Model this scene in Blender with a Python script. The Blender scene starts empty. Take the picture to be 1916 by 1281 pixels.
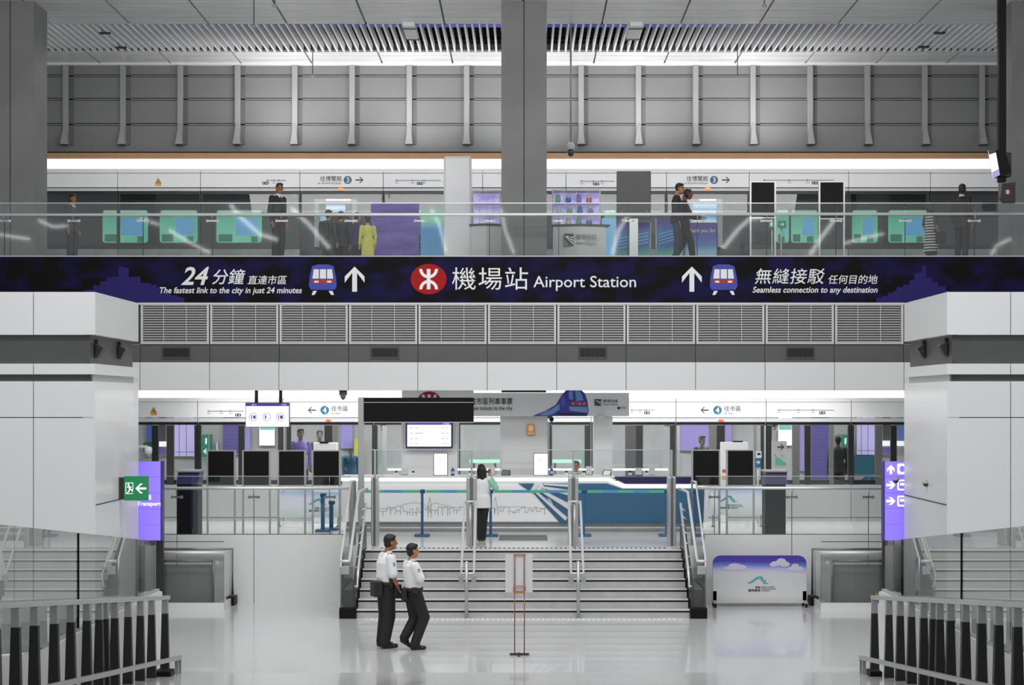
import bpy, bmesh, math, random
from mathutils import Vector, Matrix
random.seed(7)
S = bpy.context.scene
COL = S.collection
F, E, CX, HY = 3300.0, 3.9, 979.0, 755.0      # focal length in pixels, eye height, vanishing point

# ---------------------------------------------------------------- camera, world, lights, exposure
cam_d = bpy.data.cameras.new('camera'); cam = bpy.data.objects.new('camera', cam_d); COL.objects.link(cam)
cam.location = (0, 0, E); cam.rotation_euler = (math.radians(90), 0, 0)
cam_d.sensor_width = 36.0; cam_d.lens = 36.0 * F / 1916.0
cam_d.shift_x = -(CX - 958.0) / 1916.0; cam_d.shift_y = (HY - 640.5) / 1916.0
cam_d.clip_end = 300
S.camera = cam
S.view_settings.view_transform = 'Standard'; S.view_settings.look = 'None'
S.view_settings.exposure = 0.0; S.view_settings.gamma = 1.0; S.view_settings.use_curve_mapping = False
S.cycles.transparent_max_bounces = 24
W_ = bpy.data.worlds.new('hall_daylight'); S.world = W_; W_.use_nodes = True
W_.node_tree.nodes['Background'].inputs[0].default_value = (0.93, 0.96, 1.0, 1)
W_.node_tree.nodes['Background'].inputs[1].default_value = 0.48

def area(name, loc, size, size_y, power, rot=(0, 0, 0), color=(1, 1, 1), spread=180):
    l = bpy.data.lights.new(name, 'AREA'); l.shape = 'RECTANGLE'; l.size = size; l.size_y = size_y
    l.energy = power; l.color = color; l.spread = math.radians(spread)
    o = bpy.data.objects.new(name, l); COL.objects.link(o); o.location = loc; o.rotation_euler = rot
    return o
# unseen fill lamps added over the hall, platform strip lamps, wall washers
for yy, pw, tilt in ((14.0, 520, 0), (21.0, 1000, 40), (28.0, 1050, 40)):
    area('hall_fill_lamp', (0, yy, 12.3), 22, 2.0, pw, (math.radians(tilt), 0, 0))
area('platform_strip_lamp', (0, 40.9, 4.25), 15.5, 1.2, 270)
area('track_side_lamp', (0, 44.3, 4.30), 20, 1.2, 400)
area('upper_platform_lamp', (0, 42.5, 12.2), 22, 1.0, 260)
for wx in (-6.0, -3.0, 0.0, 3.0, 6.0):
    area('wall_uplight', (wx, 44.7, 10.45), 1.6, 0.3, 46, (math.radians(160), 0, 0), spread=140)
area('ceiling_fill', (0, 45.2, 10.5), 20, 0.4, 48, (math.radians(205), 0, 0), spread=150)  # added fill that lifts the louvre and ceiling, no fixture there

# ---------------------------------------------------------------- materials
def lin(c):
    if isinstance(c, str):
        c = tuple(int(c[i:i + 2], 16) for i in (0, 2, 4))
    if isinstance(c, (int, float)): c = (c, c, c)
    return tuple((v / 255 / 12.92) if v / 255 <= 0.04045 else ((v / 255 + 0.055) / 1.055) ** 2.4 for v in c)
MATS = {}
def M(c, rough=0.5, metal=0.0, gain=1.0, noise=0.0, nscale=3.0, emit=0.0, spec=0.5, coat=0.0):
    key = (str(c), rough, metal, gain, noise, nscale, emit, spec, coat)
    if key in MATS: return MATS[key]
    m = bpy.data.materials.new('surface_%03d' % len(MATS)); m.use_nodes = True
    nt = m.node_tree; b = nt.nodes['Principled BSDF']
    col = tuple(min(0.88, v * gain) for v in lin(c))
    b.inputs['Base Color'].default_value = (*col, 1)
    b.inputs['Roughness'].default_value = rough; b.inputs['Metallic'].default_value = metal
    b.inputs['Specular IOR Level'].default_value = spec; b.inputs['Coat Weight'].default_value = coat
    if noise:
        tc = nt.nodes.new('ShaderNodeTexCoord'); n = nt.nodes.new('ShaderNodeTexNoise'); r = nt.nodes.new('ShaderNodeValToRGB')
        n.inputs['Scale'].default_value = nscale; n.inputs['Detail'].default_value = 5
        nt.links.new(tc.outputs['Object'], n.inputs['Vector']); nt.links.new(n.outputs['Fac'], r.inputs['Fac'])
        r.color_ramp.elements[0].position = 0.3; r.color_ramp.elements[1].position = 0.7
        r.color_ramp.elements[0].color = (*[v * (1 - noise) for v in col], 1)
        r.color_ramp.elements[1].color = (*[min(0.9, v * (1 + noise)) for v in col], 1)
        nt.links.new(r.outputs['Color'], b.inputs['Base Color'])
    if emit:
        b.inputs['Emission Color'].default_value = (*lin(c), 1); b.inputs['Emission Strength'].default_value = emit
    MATS[key] = m
    return m
def M_noise(c0, c1, scale, p0=0.45, p1=0.55, rough=0.4, detail=6, stretch=(1, 1, 1), emit=0.0, c2=None):
    m = bpy.data.materials.new('mottled'); m.use_nodes = True; nt = m.node_tree; b = nt.nodes['Principled BSDF']
    tc = nt.nodes.new('ShaderNodeTexCoord'); mp = nt.nodes.new('ShaderNodeMapping'); n = nt.nodes.new('ShaderNodeTexNoise'); r = nt.nodes.new('ShaderNodeValToRGB')
    mp.inputs['Scale'].default_value = stretch; n.inputs['Scale'].default_value = scale; n.inputs['Detail'].default_value = detail
    nt.links.new(tc.outputs['Object'], mp.inputs['Vector']); nt.links.new(mp.outputs['Vector'], n.inputs['Vector']); nt.links.new(n.outputs['Fac'], r.inputs['Fac'])
    r.color_ramp.elements[0].position = p0; r.color_ramp.elements[1].position = p1
    r.color_ramp.elements[0].color = (*lin(c0), 1); r.color_ramp.elements[1].color = (*lin(c1), 1)
    if c2:
        e = r.color_ramp.elements.new(min(0.98, p1 + (p1 - p0))); e.color = (*lin(c2), 1)
    nt.links.new(r.outputs['Color'], b.inputs['Base Color']); b.inputs['Roughness'].default_value = rough
    if emit:
        nt.links.new(r.outputs['Color'], b.inputs['Emission Color']); b.inputs['Emission Strength'].default_value = emit
    return m
def M_bands(stops, z0, z1, rough=0.4, emit=0.0, warp=0.0):
    """Printed artwork whose colours run up the sheet between heights z0 and z1 (object space)."""
    m = bpy.data.materials.new('printed_artwork'); m.use_nodes = True; nt = m.node_tree; b = nt.nodes['Principled BSDF']
    tc = nt.nodes.new('ShaderNodeTexCoord'); sp = nt.nodes.new('ShaderNodeSeparateXYZ'); mr = nt.nodes.new('ShaderNodeMapRange'); r = nt.nodes.new('ShaderNodeValToRGB')
    nt.links.new(tc.outputs['Object'], sp.inputs[0])
    mr.inputs['From Min'].default_value = z0; mr.inputs['From Max'].default_value = z1
    src = sp.outputs['Z']
    if warp:
        n = nt.nodes.new('ShaderNodeTexNoise'); n.inputs['Scale'].default_value = 1.6; n.inputs['Detail'].default_value = 5
        nt.links.new(tc.outputs['Object'], n.inputs['Vector'])
        ma = nt.nodes.new('ShaderNodeMath'); ma.operation = 'MULTIPLY_ADD'; ma.inputs[1].default_value = warp
        nt.links.new(n.outputs['Fac'], ma.inputs[0]); nt.links.new(sp.outputs['Z'], ma.inputs[2])
        mb = nt.nodes.new('ShaderNodeMath'); mb.operation = 'SUBTRACT'; mb.inputs[1].default_value = warp * 0.5
        nt.links.new(ma.outputs[0], mb.inputs[0]); src = mb.outputs[0]
    nt.links.new(src, mr.inputs['Value']); nt.links.new(mr.outputs[0], r.inputs['Fac'])
    els = r.color_ramp.elements
    while len(els) < len(stops): els.new(0.5)
    for e, (p, c) in zip(els, stops): e.position = p; e.color = (*lin(c), 1)
    nt.links.new(r.outputs['Color'], b.inputs['Base Color']); b.inputs['Roughness'].default_value = rough
    if emit:
        nt.links.new(r.outputs['Color'], b.inputs['Emission Color']); b.inputs['Emission Strength'].default_value = emit
    return m
def glass_mat(name, tint=(0.93, 0.97, 0.95), ior=1.5, rough=0.0, boost=1.0):
    m = bpy.data.materials.new(name); m.use_nodes = True; nt = m.node_tree; nt.nodes.clear()
    o = nt.nodes.new('ShaderNodeOutputMaterial'); mx = nt.nodes.new('ShaderNodeMixShader'); t = nt.nodes.new('ShaderNodeBsdfTransparent')
    g = nt.nodes.new('ShaderNodeBsdfGlossy'); fr = nt.nodes.new('ShaderNodeFresnel')
    t.inputs[0].default_value = (*tint, 1); g.inputs['Roughness'].default_value = rough; fr.inputs[0].default_value = ior
    # the reflection of both faces is carried by the entry face; the exit face only transmits
    ge = nt.nodes.new('ShaderNodeNewGeometry'); iv = nt.nodes.new('ShaderNodeMath'); iv.operation = 'MULTIPLY_ADD'; iv.inputs[1].default_value = -boost; iv.inputs[2].default_value = boost
    nt.links.new(ge.outputs['Backfacing'], iv.inputs[0])
    ma = nt.nodes.new('ShaderNodeMath'); ma.operation = 'MULTIPLY'; ma.use_clamp = True
    nt.links.new(fr.outputs[0], ma.inputs[0]); nt.links.new(iv.outputs[0], ma.inputs[1]); nt.links.new(ma.outputs[0], mx.inputs[0])
    nt.links.new(t.outputs[0], mx.inputs[1]); nt.links.new(g.outputs[0], mx.inputs[2]); nt.links.new(mx.outputs[0], o.inputs[0])
    return m
GLASS = glass_mat('clear_glass', boost=1.7)
GLASS_UP = glass_mat('balustrade_glass', (0.93, 0.96, 0.945), 1.55, 0.03, 2.4)
GLASS_SIDE = glass_mat('parapet_glass', (0.74, 0.76, 0.75), 1.5, 0.0, 1.9)
GLASS_DOOR = glass_mat('screen_door_glass', (0.95, 0.97, 0.97), 1.45, 0.0, 1.7)

WHITE = M(236, 0.35, noise=0.012, nscale=0.6)
PANEL = M(222, 0.32, noise=0.012, nscale=0.5, coat=0.15)
STEEL = M(185, 0.35, 0.6)
STEEL_D = M(130, 0.35, 0.7)
RAIL = M(225, 0.3, 0.35)
BLACK = M(20, 0.5, spec=0.15)
CHAR = M(50, 0.45)
DGREY = M(78, 0.5, noise=0.05)
MGREY = M(150, 0.45)
LGREY = M(200, 0.4)
JOINT = M(45, 0.7)
GREY_W = M(215, 0.45)
LETTER = M(225, 0.5)
INK = M(40, 0.6)

# ---------------------------------------------------------------- mesh helpers
def X(px, D): return (px - CX) * D / F
def Z(py, D): return E - (py - HY) * D / F
def P(px, py, D): return Vector((X(px, D), D, Z(py, D)))

class MB:
    def __init__(s): s.bm = bmesh.new()
    def _f(s, vs, mi, smooth=False):
        try:
            f = s.bm.faces.new(vs); f.material_index = mi; f.smooth = smooth; return f
        except ValueError: return None
    def hexa(s, p, mi=0, bev=0.0, seg=2):
        v = [s.bm.verts.new(q) for q in p]
        fs = [s._f([v[i] for i in ix], mi) for ix in ((0, 3, 2, 1), (4, 5, 6, 7), (0, 1, 5, 4), (1, 2, 6, 5), (2, 3, 7, 6), (3, 0, 4, 7))]
        if bev:
            es = list({e for f in fs for e in f.edges})
            bmesh.ops.bevel(s.bm, geom=es, offset=bev, segments=seg, affect='EDGES', profile=0.5, clamp_overlap=True)
        return s
    def box(s, x0, x1, y0, y1, z0, z1, mi=0, bev=0.0):
        x0, x1 = sorted((x0, x1)); y0, y1 = sorted((y0, y1)); z0, z1 = sorted((z0, z1))
        return s.hexa([(x0, y0, z0), (x1, y0, z0), (x1, y1, z0), (x0, y1, z0), (x0, y0, z1), (x1, y0, z1), (x1, y1, z1), (x0, y1, z1)], mi, bev)
    def pbox(s, a, b, c, d, D, th, mi=0, bev=0.0):
        return s.box(X(a, D), X(c, D), D, D + th, Z(d, D), Z(b, D), mi, bev)
    def prism(s, pts, D, th, mi=0):
        """Outline in metres (x, z) extruded from depth D back by th."""
        a = sum(pts[i][0] * pts[(i + 1) % len(pts)][1] - pts[(i + 1) % len(pts)][0] * pts[i][1] for i in range(len(pts)))
        if a < 0: pts = pts[::-1]
        f = [s.bm.verts.new((x, D, z)) for x, z in pts]; b = [s.bm.verts.new((x, D + th, z)) for x, z in pts]
        s._f(f, mi); s._f(b[::-1], mi); n = len(pts)
        for i in range(n): s._f([f[i], b[i], b[(i + 1) % n], f[(i + 1) % n]], mi)
        return s
    def poly(s, pts, D, th=0.01, mi=0):
        return s.prism([(X(x, D), Z(y, D)) for x, y in pts], D, th, mi)
    def prism_x(s, pts, x0, x1, mi=0):
        """Outline (y, z) extruded along x."""
        a = [s.bm.verts.new((x0, y, z)) for y, z in pts]; b = [s.bm.verts.new((x1, y, z)) for y, z in pts]; n = len(pts)
        s._f(a, mi); s._f(b[::-1], mi)
        for i in range(n): s._f([a[i], b[i], b[(i + 1) % n], a[(i + 1) % n]], mi)
        return s
    def prism_z(s, pts, z0, z1, mi=0):
        a = [s.bm.verts.new((x, y, z0)) for x, y in pts]; b = [s.bm.verts.new((x, y, z1)) for x, y in pts]; n = len(pts)
        s._f(a[::-1], mi); s._f(b, mi)
        for i in range(n): s._f([a[i], a[(i + 1) % n], b[(i + 1) % n], b[i]], mi)
        return s
    def tube(s, pts, r, n=10, mi=0, r1=None, flat=1.0):
        pts = [Vector(p) for p in pts]; rings = []
        up = Vector((0, 0, 1))
        for i, p in enumerate(pts):
            if i == 0: t = pts[1] - p
            elif i == len(pts) - 1: t = p - pts[i - 1]
            else: t = (p - pts[i - 1]).normalized() + (pts[i + 1] - p).normalized()
            t.normalize()
            a = t.cross(up)
            if a.length < 0.05: a = t.cross(Vector((0, 1, 0)))
            a.normalize(); b = a.cross(t).normalized()
            k = 1.0
            if 0 < i < len(pts) - 1:
                c = max(0.35, abs((p - pts[i - 1]).normalized().dot(t))); k = 1 / c
            rr = r if r1 is None else r + (r1 - r) * i / (len(pts) - 1)
            rings.append([s.bm.verts.new(p + a * math.cos(q) * rr * (k if abs(t.z) > .99 else 1) + b * math.sin(q) * rr * flat) for q in [2 * math.pi * j / n for j in range(n)]])
        for u, v in zip(rings, rings[1:]):
            for j in range(n): s._f([u[j], u[(j + 1) % n], v[(j + 1) % n], v[j]], mi, True)
        s._f(rings[0][::-1], mi); s._f(rings[-1], mi)
        return s
    def loft(s, rings, mi=0, smooth=True):
        R = [[s.bm.verts.new(q) for q in r] for r in rings]; n = len(R[0])
        for u, v in zip(R, R[1:]):
            for j in range(n): s._f([u[j], u[(j + 1) % n], v[(j + 1) % n], v[j]], mi, smooth)
        s._f(R[0][::-1], mi, smooth); s._f(R[-1], mi, smooth)
        return s
    def lathe(s, c, prof, n=20, mi=0):
        return s.loft([[(c[0] + r * math.cos(2 * math.pi * j / n), c[1] + r * math.sin(2 * math.pi * j / n), c[2] + z) for j in range(n)] for r, z in prof], mi)
    def ell(s, c, rad, mi=0, mat=None, n=16, m=10, keep=None):
        c = Vector(c); rings = []
        for i in range(m + 1):
            th = math.pi * (0.02 + 0.96 * i / m)
            ring = []
            for j in range(n):
                ph = 2 * math.pi * j / n
                v = Vector((rad[0] * math.sin(th) * math.cos(ph), rad[1] * math.sin(th) * math.sin(ph), -rad[2] * math.cos(th)))
                ring.append(c + (mat @ v if mat else v))
            rings.append(ring)
        return s.loft(rings, mi)
    def cap(s, p0, p1, r0, r1, mi=0, n=12):
        p0, p1 = Vector(p0), Vector(p1); t = p1 - p0
        if t.length < 1e-5: t = Vector((0, 0, 1e-4))
        L = t.length; t.normalize()
        a = t.cross(Vector((0, 0, 1)))
        if a.length < 0.05: a = t.cross(Vector((0, 1, 0)))
        a.normalize(); b = t.cross(a)
        rings = []
        for k in range(5):
            q = math.pi / 2 * (k + 0.15) / 5; rings.append((p0 - t * r0 * math.cos(q), r0 * math.sin(q)))
        rings.append((p0, r0)); rings.append((p1, r1))
        for k in range(4, -1, -1):
            q = math.pi / 2 * (k + 0.15) / 5; rings.append((p1 + t * r1 * math.cos(q), r1 * math.sin(q)))
        return s.loft([[c + a * math.cos(2 * math.pi * j / n) * r + b * math.sin(2 * math.pi * j / n) * r for j in range(n)] for c, r in rings], mi)
    def mesh(s, name):
        bmesh.ops.recalc_face_normals(s.bm, faces=s.bm.faces[:])
        me = bpy.data.meshes.new(name); s.bm.to_mesh(me); s.bm.free(); return me

WORLD = {}
def thing(name, label, cat, loc=(0, 0, 0), group=None, kind=None):
    o = bpy.data.objects.new(name, None); o.empty_display_size = 0.1; COL.objects.link(o)
    o.location = loc; WORLD[o.name] = Vector(loc); return tag(o, label, cat, group, kind)
def tag(o, label=None, cat=None, group=None, kind=None):
    if label: o['label'] = label
    if cat: o['category'] = cat
    if group: o['group'] = group
    if kind: o['kind'] = kind
    return o
def obj(name, mb, mats, parent=None, label=None):
    me = mb.mesh(name) if isinstance(mb, MB) else mb
    for m in (mats if isinstance(mats, (list, tuple)) else [mats]): me.materials.append(m)
    # origin at the mesh's own centre
    xs = [v.co.copy() for v in me.vertices]
    c = Vector([(min(v[i] for v in xs) + max(v[i] for v in xs)) / 2 for i in range(3)])
    me.transform(Matrix.Translation(-c))
    o = bpy.data.objects.new(name, me); COL.objects.link(o); WORLD[o.name] = c
    o.location = c
    if parent is not None:
        o.parent = parent; o.location = c - WORLD[parent.name]
    if label: o['label'] = label
    return o
def struct(name, mb, mats, label=None):
    return tag(obj(name, mb, mats), label, None, None, 'structure')
def copy_tree(o, parent=None):
    c = o.copy(); COL.objects.link(c); c.parent = parent; WORLD[c.name] = WORLD[o.name].copy()
    for ch in list(o.children): copy_tree(ch, c)
    return c
def place(o, loc):
    o.location = loc; WORLD[o.name] = Vector(loc); return o

def text_mesh(s, D, box, th=0.006, bold=0.0, shear=0.0, space=1.0):
    c = bpy.data.curves.new('lettering', 'FONT'); c.body = s; c.shear = shear; c.offset = bold; c.extrude = 0.01; c.space_character = space
    c.resolution_u = 3
    o = bpy.data.objects.new('lettering', c); COL.objects.link(o)
    dg = bpy.context.evaluated_depsgraph_get(); me = bpy.data.meshes.new_from_object(o.evaluated_get(dg))
    bpy.data.objects.remove(o); bpy.data.curves.remove(c)
    vx = [v.co.x for v in me.vertices]; vy = [v.co.y for v in me.vertices]
    x0, x1, y0, y1 = min(vx), max(vx), min(vy), max(vy)
    a, b, cc, d = X(box[0], D), Z(box[1], D), X(box[2], D), Z(box[3], D)
    for v in me.vertices:
        u = (v.co.x - x0) / (x1 - x0); w = (v.co.y - y0) / (y1 - y0)
        v.co = Vector((a + u * (cc - a), D - (th if v.co.z > 0 else -0.001), d + w * (b - d)))
    return me
def text(s, D, box, mat, parent, **k):
    me = text_mesh(s, D, box, **k)
    # faces turn outward towards the hall
    bm = bmesh.new(); bm.from_mesh(me); bmesh.ops.recalc_face_normals(bm, faces=bm.faces[:]); bm.to_mesh(me); bm.free()
    return obj('lettering', me, mat, parent)
def arc(cx, cy, r, w, a0, a1, n=16, ry=None):
    ry = ry or r
    out = []; inn = []
    for i in range(n + 1):
        a = math.radians(a0 + (a1 - a0) * i / n)
        out.append((cx + r * math.cos(a), cy + ry * math.sin(a))); inn.append((cx + (r - w) * math.cos(a), cy + (ry - w) * math.sin(a)))
    return out + inn[::-1]
def oval(cx, cy, rx, ry, n=32): return [(cx + rx * math.cos(2 * math.pi * i / n), cy + ry * math.sin(2 * math.pi * i / n)) for i in range(n)]
def rrect(x0, y0, x1, y1, r, n=5):
    out = []
    for cx, cy, a in ((x1 - r, y0 + r, -90), (x1 - r, y1 - r, 0), (x0 + r, y1 - r, 90), (x0 + r, y0 + r, 180)):
        for i in range(n + 1):
            q = math.radians(a + 90 * i / n); out.append((cx + r * math.cos(q), cy + r * math.sin(q)))
    return out
def arrow(cx, cy, w, h, t, d):
    """Outline of a bold arrow w x h; d: 'u','r','l'."""
    pts = [(0, -h / 2), (w / 2, -h / 2 + w / 2), (w / 2, -h / 2 + w / 2 + t * 1.3), (t / 2, -h / 2 + t * 1.3), (t / 2, h / 2), (-t / 2, h / 2), (-t / 2, -h / 2 + t * 1.3), (-w / 2, -h / 2 + w / 2 + t * 1.3), (-w / 2, -h / 2 + w / 2)]
    if d == 'r': pts = [(-y, x) for x, y in pts]
    if d == 'l': pts = [(y, x) for x, y in pts]
    return [(cx + x, cy + y) for x, y in pts]
# ================================================================ depths of the hall (metres from the eye)
DB, DT, DW, DF = 32.1, 33.85, 34.48, 38.15      # stair foot, stair head, platform front wall, upper deck fascia
PF, KERB, UF = 1.10, 1.34, 7.08                 # platform floor, kerb top, upper deck floor
DC, DP, DU = 38.5, 42.0, 45.8                   # ticket counter, lower screen doors, upper screen doors
CEIL = 12.78

# ---------------------------------------------------------------- floors
FLOOR_M = M(208, 0.16, noise=0.02, nscale=0.35, coat=0.3)
struct('floor', MB().box(-30, 30, 25.6, 36, -0.3, 0), FLOOR_M)
struct('floor_ramp', MB().hexa([(-30, 1.5, -0.3), (30, 1.5, -0.3), (30, 25.6, -0.3), (-30, 25.6, -0.3), (-30, 1.5, 2.41), (30, 1.5, 2.41), (30, 25.6, 0), (-30, 25.6, 0)]), FLOOR_M)
struct('floor_platform', MB().box(-14, 14, 34.70, 42.3, 0.2, PF).box(-3.03, 3.03, DT + 0.04, 34.70, 0.2, PF), M(236, 0.2, noise=0.02, nscale=0.4, coat=0.2))
struct('floor_upper_deck', MB().box(-14, 14, DF + 0.1, 45.9, 6.35, UF), M(205, 0.3))
struct('floor_trackside', MB().box(-14, 14, 42.32, 48, 0.0, 1.42), M(150, 0.5))

# ---------------------------------------------------------------- platform front wall, joints as real gaps
def joints_wall(mb, xs, x0, x1, y, th, z0, z1, gap=0.012, mi=0, back=1):
    mb.box(x0, x1, y + 0.012, y + th, z0, z1, back)
    e = [x0] + [x for x in xs if x0 < x < x1] + [x1]
    for a, b in zip(e, e[1:]): mb.box(a + (gap / 2 if a > x0 else 0), b - (gap / 2 if b < x1 else 0), y, y + 0.012, z0, z1, mi)
    return mb
joints = [X(px, DW) for px in (187, 331, 475, 1481.5, 1625, 1770)]
mb = joints_wall(MB(), joints, -7.6, X(641, DW), DW, 0.22, 0, KERB); struct('wall_platform_left', mb, [PANEL, JOINT])
mb = joints_wall(MB(), joints, X(1318, DW), 7.6, DW, 0.22, 0, KERB); struct('wall_platform_right', mb, [PANEL, JOINT])

# ---------------------------------------------------------------- stairs
XS = 3.03
st, ns, shd = MB(), MB(), MB()
for k in range(7):
    y0 = DB + k * (DT - DB) / 6; z1 = (k + 1) * PF / 7
    st.box(-XS, XS, y0, DT + 0.038, z1 - PF / 7, z1 - 0.002)
    ns.box(-XS, XS, y0 - 0.012, y0 + 0.05, z1 - 0.022, z1 + 0.002)
    shd.box(-XS, XS, y0 - 0.004, y0 + 0.01, z1 - 0.052, z1 - 0.022)  # black strip stands in for the shadow under each nosing
stairs = struct('stairs', st, M(178, 0.6, noise=0.08, nscale=5))
obj('nosing', ns, M(215, 0.3), stairs); obj('nosing_shadow', shd, BLACK, stairs)
def tactile(label, y0, rows):
    t = MB(); n = 61
    t.box(-XS + 0.15, XS - 0.15, y0, y0 + rows * 0.1, rows and 0, 0.006)
    for r in range(rows):
        for i in range(n): t.lathe((-XS + 0.3 + i * (2 * XS - 0.6) / (n - 1), y0 + 0.05 + r * 0.1, 0.006), [(0.024, 0), (0.018, 0.006)], 8, 1)
    return t
o = obj('tactile_strip', tactile('', DB - 0.38, 3), [M(205, 0.5), M(235, 0.4)]); tag(o, 'studded pale warning strip on the hall floor at the stair foot', 'warning strip')
o = obj('tactile_strip', tactile('', DT + 0.12, 3), [M(205, 0.5), M(110, 0.5)]); o.location.z += PF; tag(o, 'studded grey warning strip along the top of the stairs', 'warning strip')

# ---------------------------------------------------------------- side blocks of the hall
def side_block(name, sgn, xin, xfront_joint):
    """White clad block; its inner face runs into depth, its front faces the hall."""
    near, far, top = 29.2, 32.5, 5.75
    xo = xin + 8.5
    mb = MB(); g = 0.014
    def b(x0, x1, y0, y1, z0, z1, mi): mb.box(sgn * x0, sgn * x1, y0, y1, z0, z1, mi)
    b(xin + 0.16, xo, near + 0.16, far, 0, top, 2)                         # dark core seen in the joints and slots
    zs = [(3.9 + (755 - 626) / 113, top), (3.9 + (755 - 700) / 113, 3.9 + (755 - 680) / 113), (3.9 - (780 - 755) / 113 + 0.0, 3.9 + (755 - 713) / 113), (0, 3.9 - 25 / 113 - g)]
    for z0, z1 in zs:
        e = [xin, xfront_joint, xo]
        for a, c in zip(e, e[1:]): b(a + (0.02 if a == xin else g / 2), c - g / 2, near, near + 0.2, z0, z1, 0)
        b(xin, xin + 0.2, near + 0.012, far, z0, z1, 0) if z0 != 0 else b(xin, xin + 0.2, near + 0.012, far, z0, z1 + g, 0)
    b(xin + 0.11, xin + 0.2, near + 0.2, far, zs[1][1], zs[0][0], 1)      # recessed dark band on the inner face
    b(xin + 0.11, xo, near + 0.11, near + 0.2, zs[1][1], zs[0][0], 1)
    b(xin + 0.09, xin + 0.2, near + 0.2, far, zs[2][1], zs[1][0], 3)
    b(xin + 0.09, xo, near + 0.09, near + 0.2, zs[2][1], zs[1][0], 1)
    return struct(name, mb, [PANEL, M(82, 0.4, noise=0.06), JOINT, M(190, 0.35)])
side_block('wall_left', -1, 7.09, 8.11)
side_block('wall_right', 1, 7.02, 8.07)
# diagonal hairline joints of the inner faces, kept as thin trim
for sgn, xin in ((-1, 7.085), (1, 7.015)):
    struct('trim_joint', MB().box(sgn * xin - 0.004, sgn * xin + 0.004, 29.25, 31.4 if sgn < 0 else 32.45, 2.215, 2.23), JOINT)

# ---------------------------------------------------------------- upper deck fascia with its printed sign band
fz0, fz1 = Z(566, DF), Z(480, DF)
FASCIA_M = M_noise('08080a', '150e3c', 1.5, 0.44, 0.60, 0.6, 8, (1, 1, 1.6))
FASCIA_M.node_tree.nodes['Principled BSDF'].inputs['Specular IOR Level'].default_value = 0.12
fas = struct('wall_fascia', MB().box(-13.5, 13.5, DF, DF + 0.12, fz0, fz1), FASCIA_M)
struct('trim_fascia', MB().box(-13.5, 13.5, DF - 0.01, DF + 0.1, fz1, fz1 + 0.02).box(X(258, DF), X(1693, DF), DF - 0.015, DF + 0.1, fz0 - 0.045, fz0), LGREY)
def skyline(x0, x1, base, peak, seed):
    r = random.Random(seed); pts = [(x0, base)]; x = x0; mid = (x0 + x1) / 2
    while x < x1:
        w = r.uniform(5, 13); k = max(0.0, 1 - abs((x + w / 2) - peak) / ((x1 - x0) * 0.62))
        h = 8 + 62 * k ** 1.5 * r.uniform(0.75, 1.05)
        pts += [(x, base - h), (min(x + w, x1), base - h)]; x += w
    pts.append((x1, base)); return pts
SKY_M = M('2c2262', 0.5, spec=0.12)
m = MB().poly(skyline(150, 345, 565.5, 232, 3), DF - 0.004, 0.006); obj('skyline_print', m, SKY_M, fas, 'dull violet city skyline print')
m = MB().poly(skyline(1640, 1775, 565.5, 1726, 5), DF - 0.004, 0.006); obj('skyline_print', m, SKY_M, fas, 'dull violet city skyline print')
text('24', DF, (339, 499, 391, 533), LETTER, fas, shear=0.28, bold=0.018)
text('分鐘', DF, (397, 503, 459, 532), LETTER, fas, shear=0.2, bold=0.008)
text('直達市區', DF, (463, 515, 537, 532), LETTER, fas, shear=0.18, bold=0.006)
text('The fastest link to the city in just 24 minutes', DF, (299, 537, 565, 552), LETTER, fas, shear=0.22, bold=0.016)
text('機場站', DF, (846, 500, 988, 542), LETTER, fas, bold=0.0, space=1.08)
text('Airport Station', DF, (998, 516, 1190, 544), LETTER, fas, bold=0.004)
text('無縫接駁', DF, (1412, 502, 1543, 531), LETTER, fas, shear=0.15, bold=0.004, space=1.05)
text('任何目的地', DF, (1550, 514, 1642, 531), LETTER, fas, shear=0.15, bold=0.006)
text('Seamless connection to any destination', DF, (1408, 536, 1642, 551), LETTER, fas, shear=0.22, bold=0.016)
for cx in (663.5, 1294.5):
    obj('arrow_sign', MB().poly(arrow(cx, 522, 37, 47, 9, 'u'), DF - 0.006, 0.008), LETTER, fas, 'white upward arrow')
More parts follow.
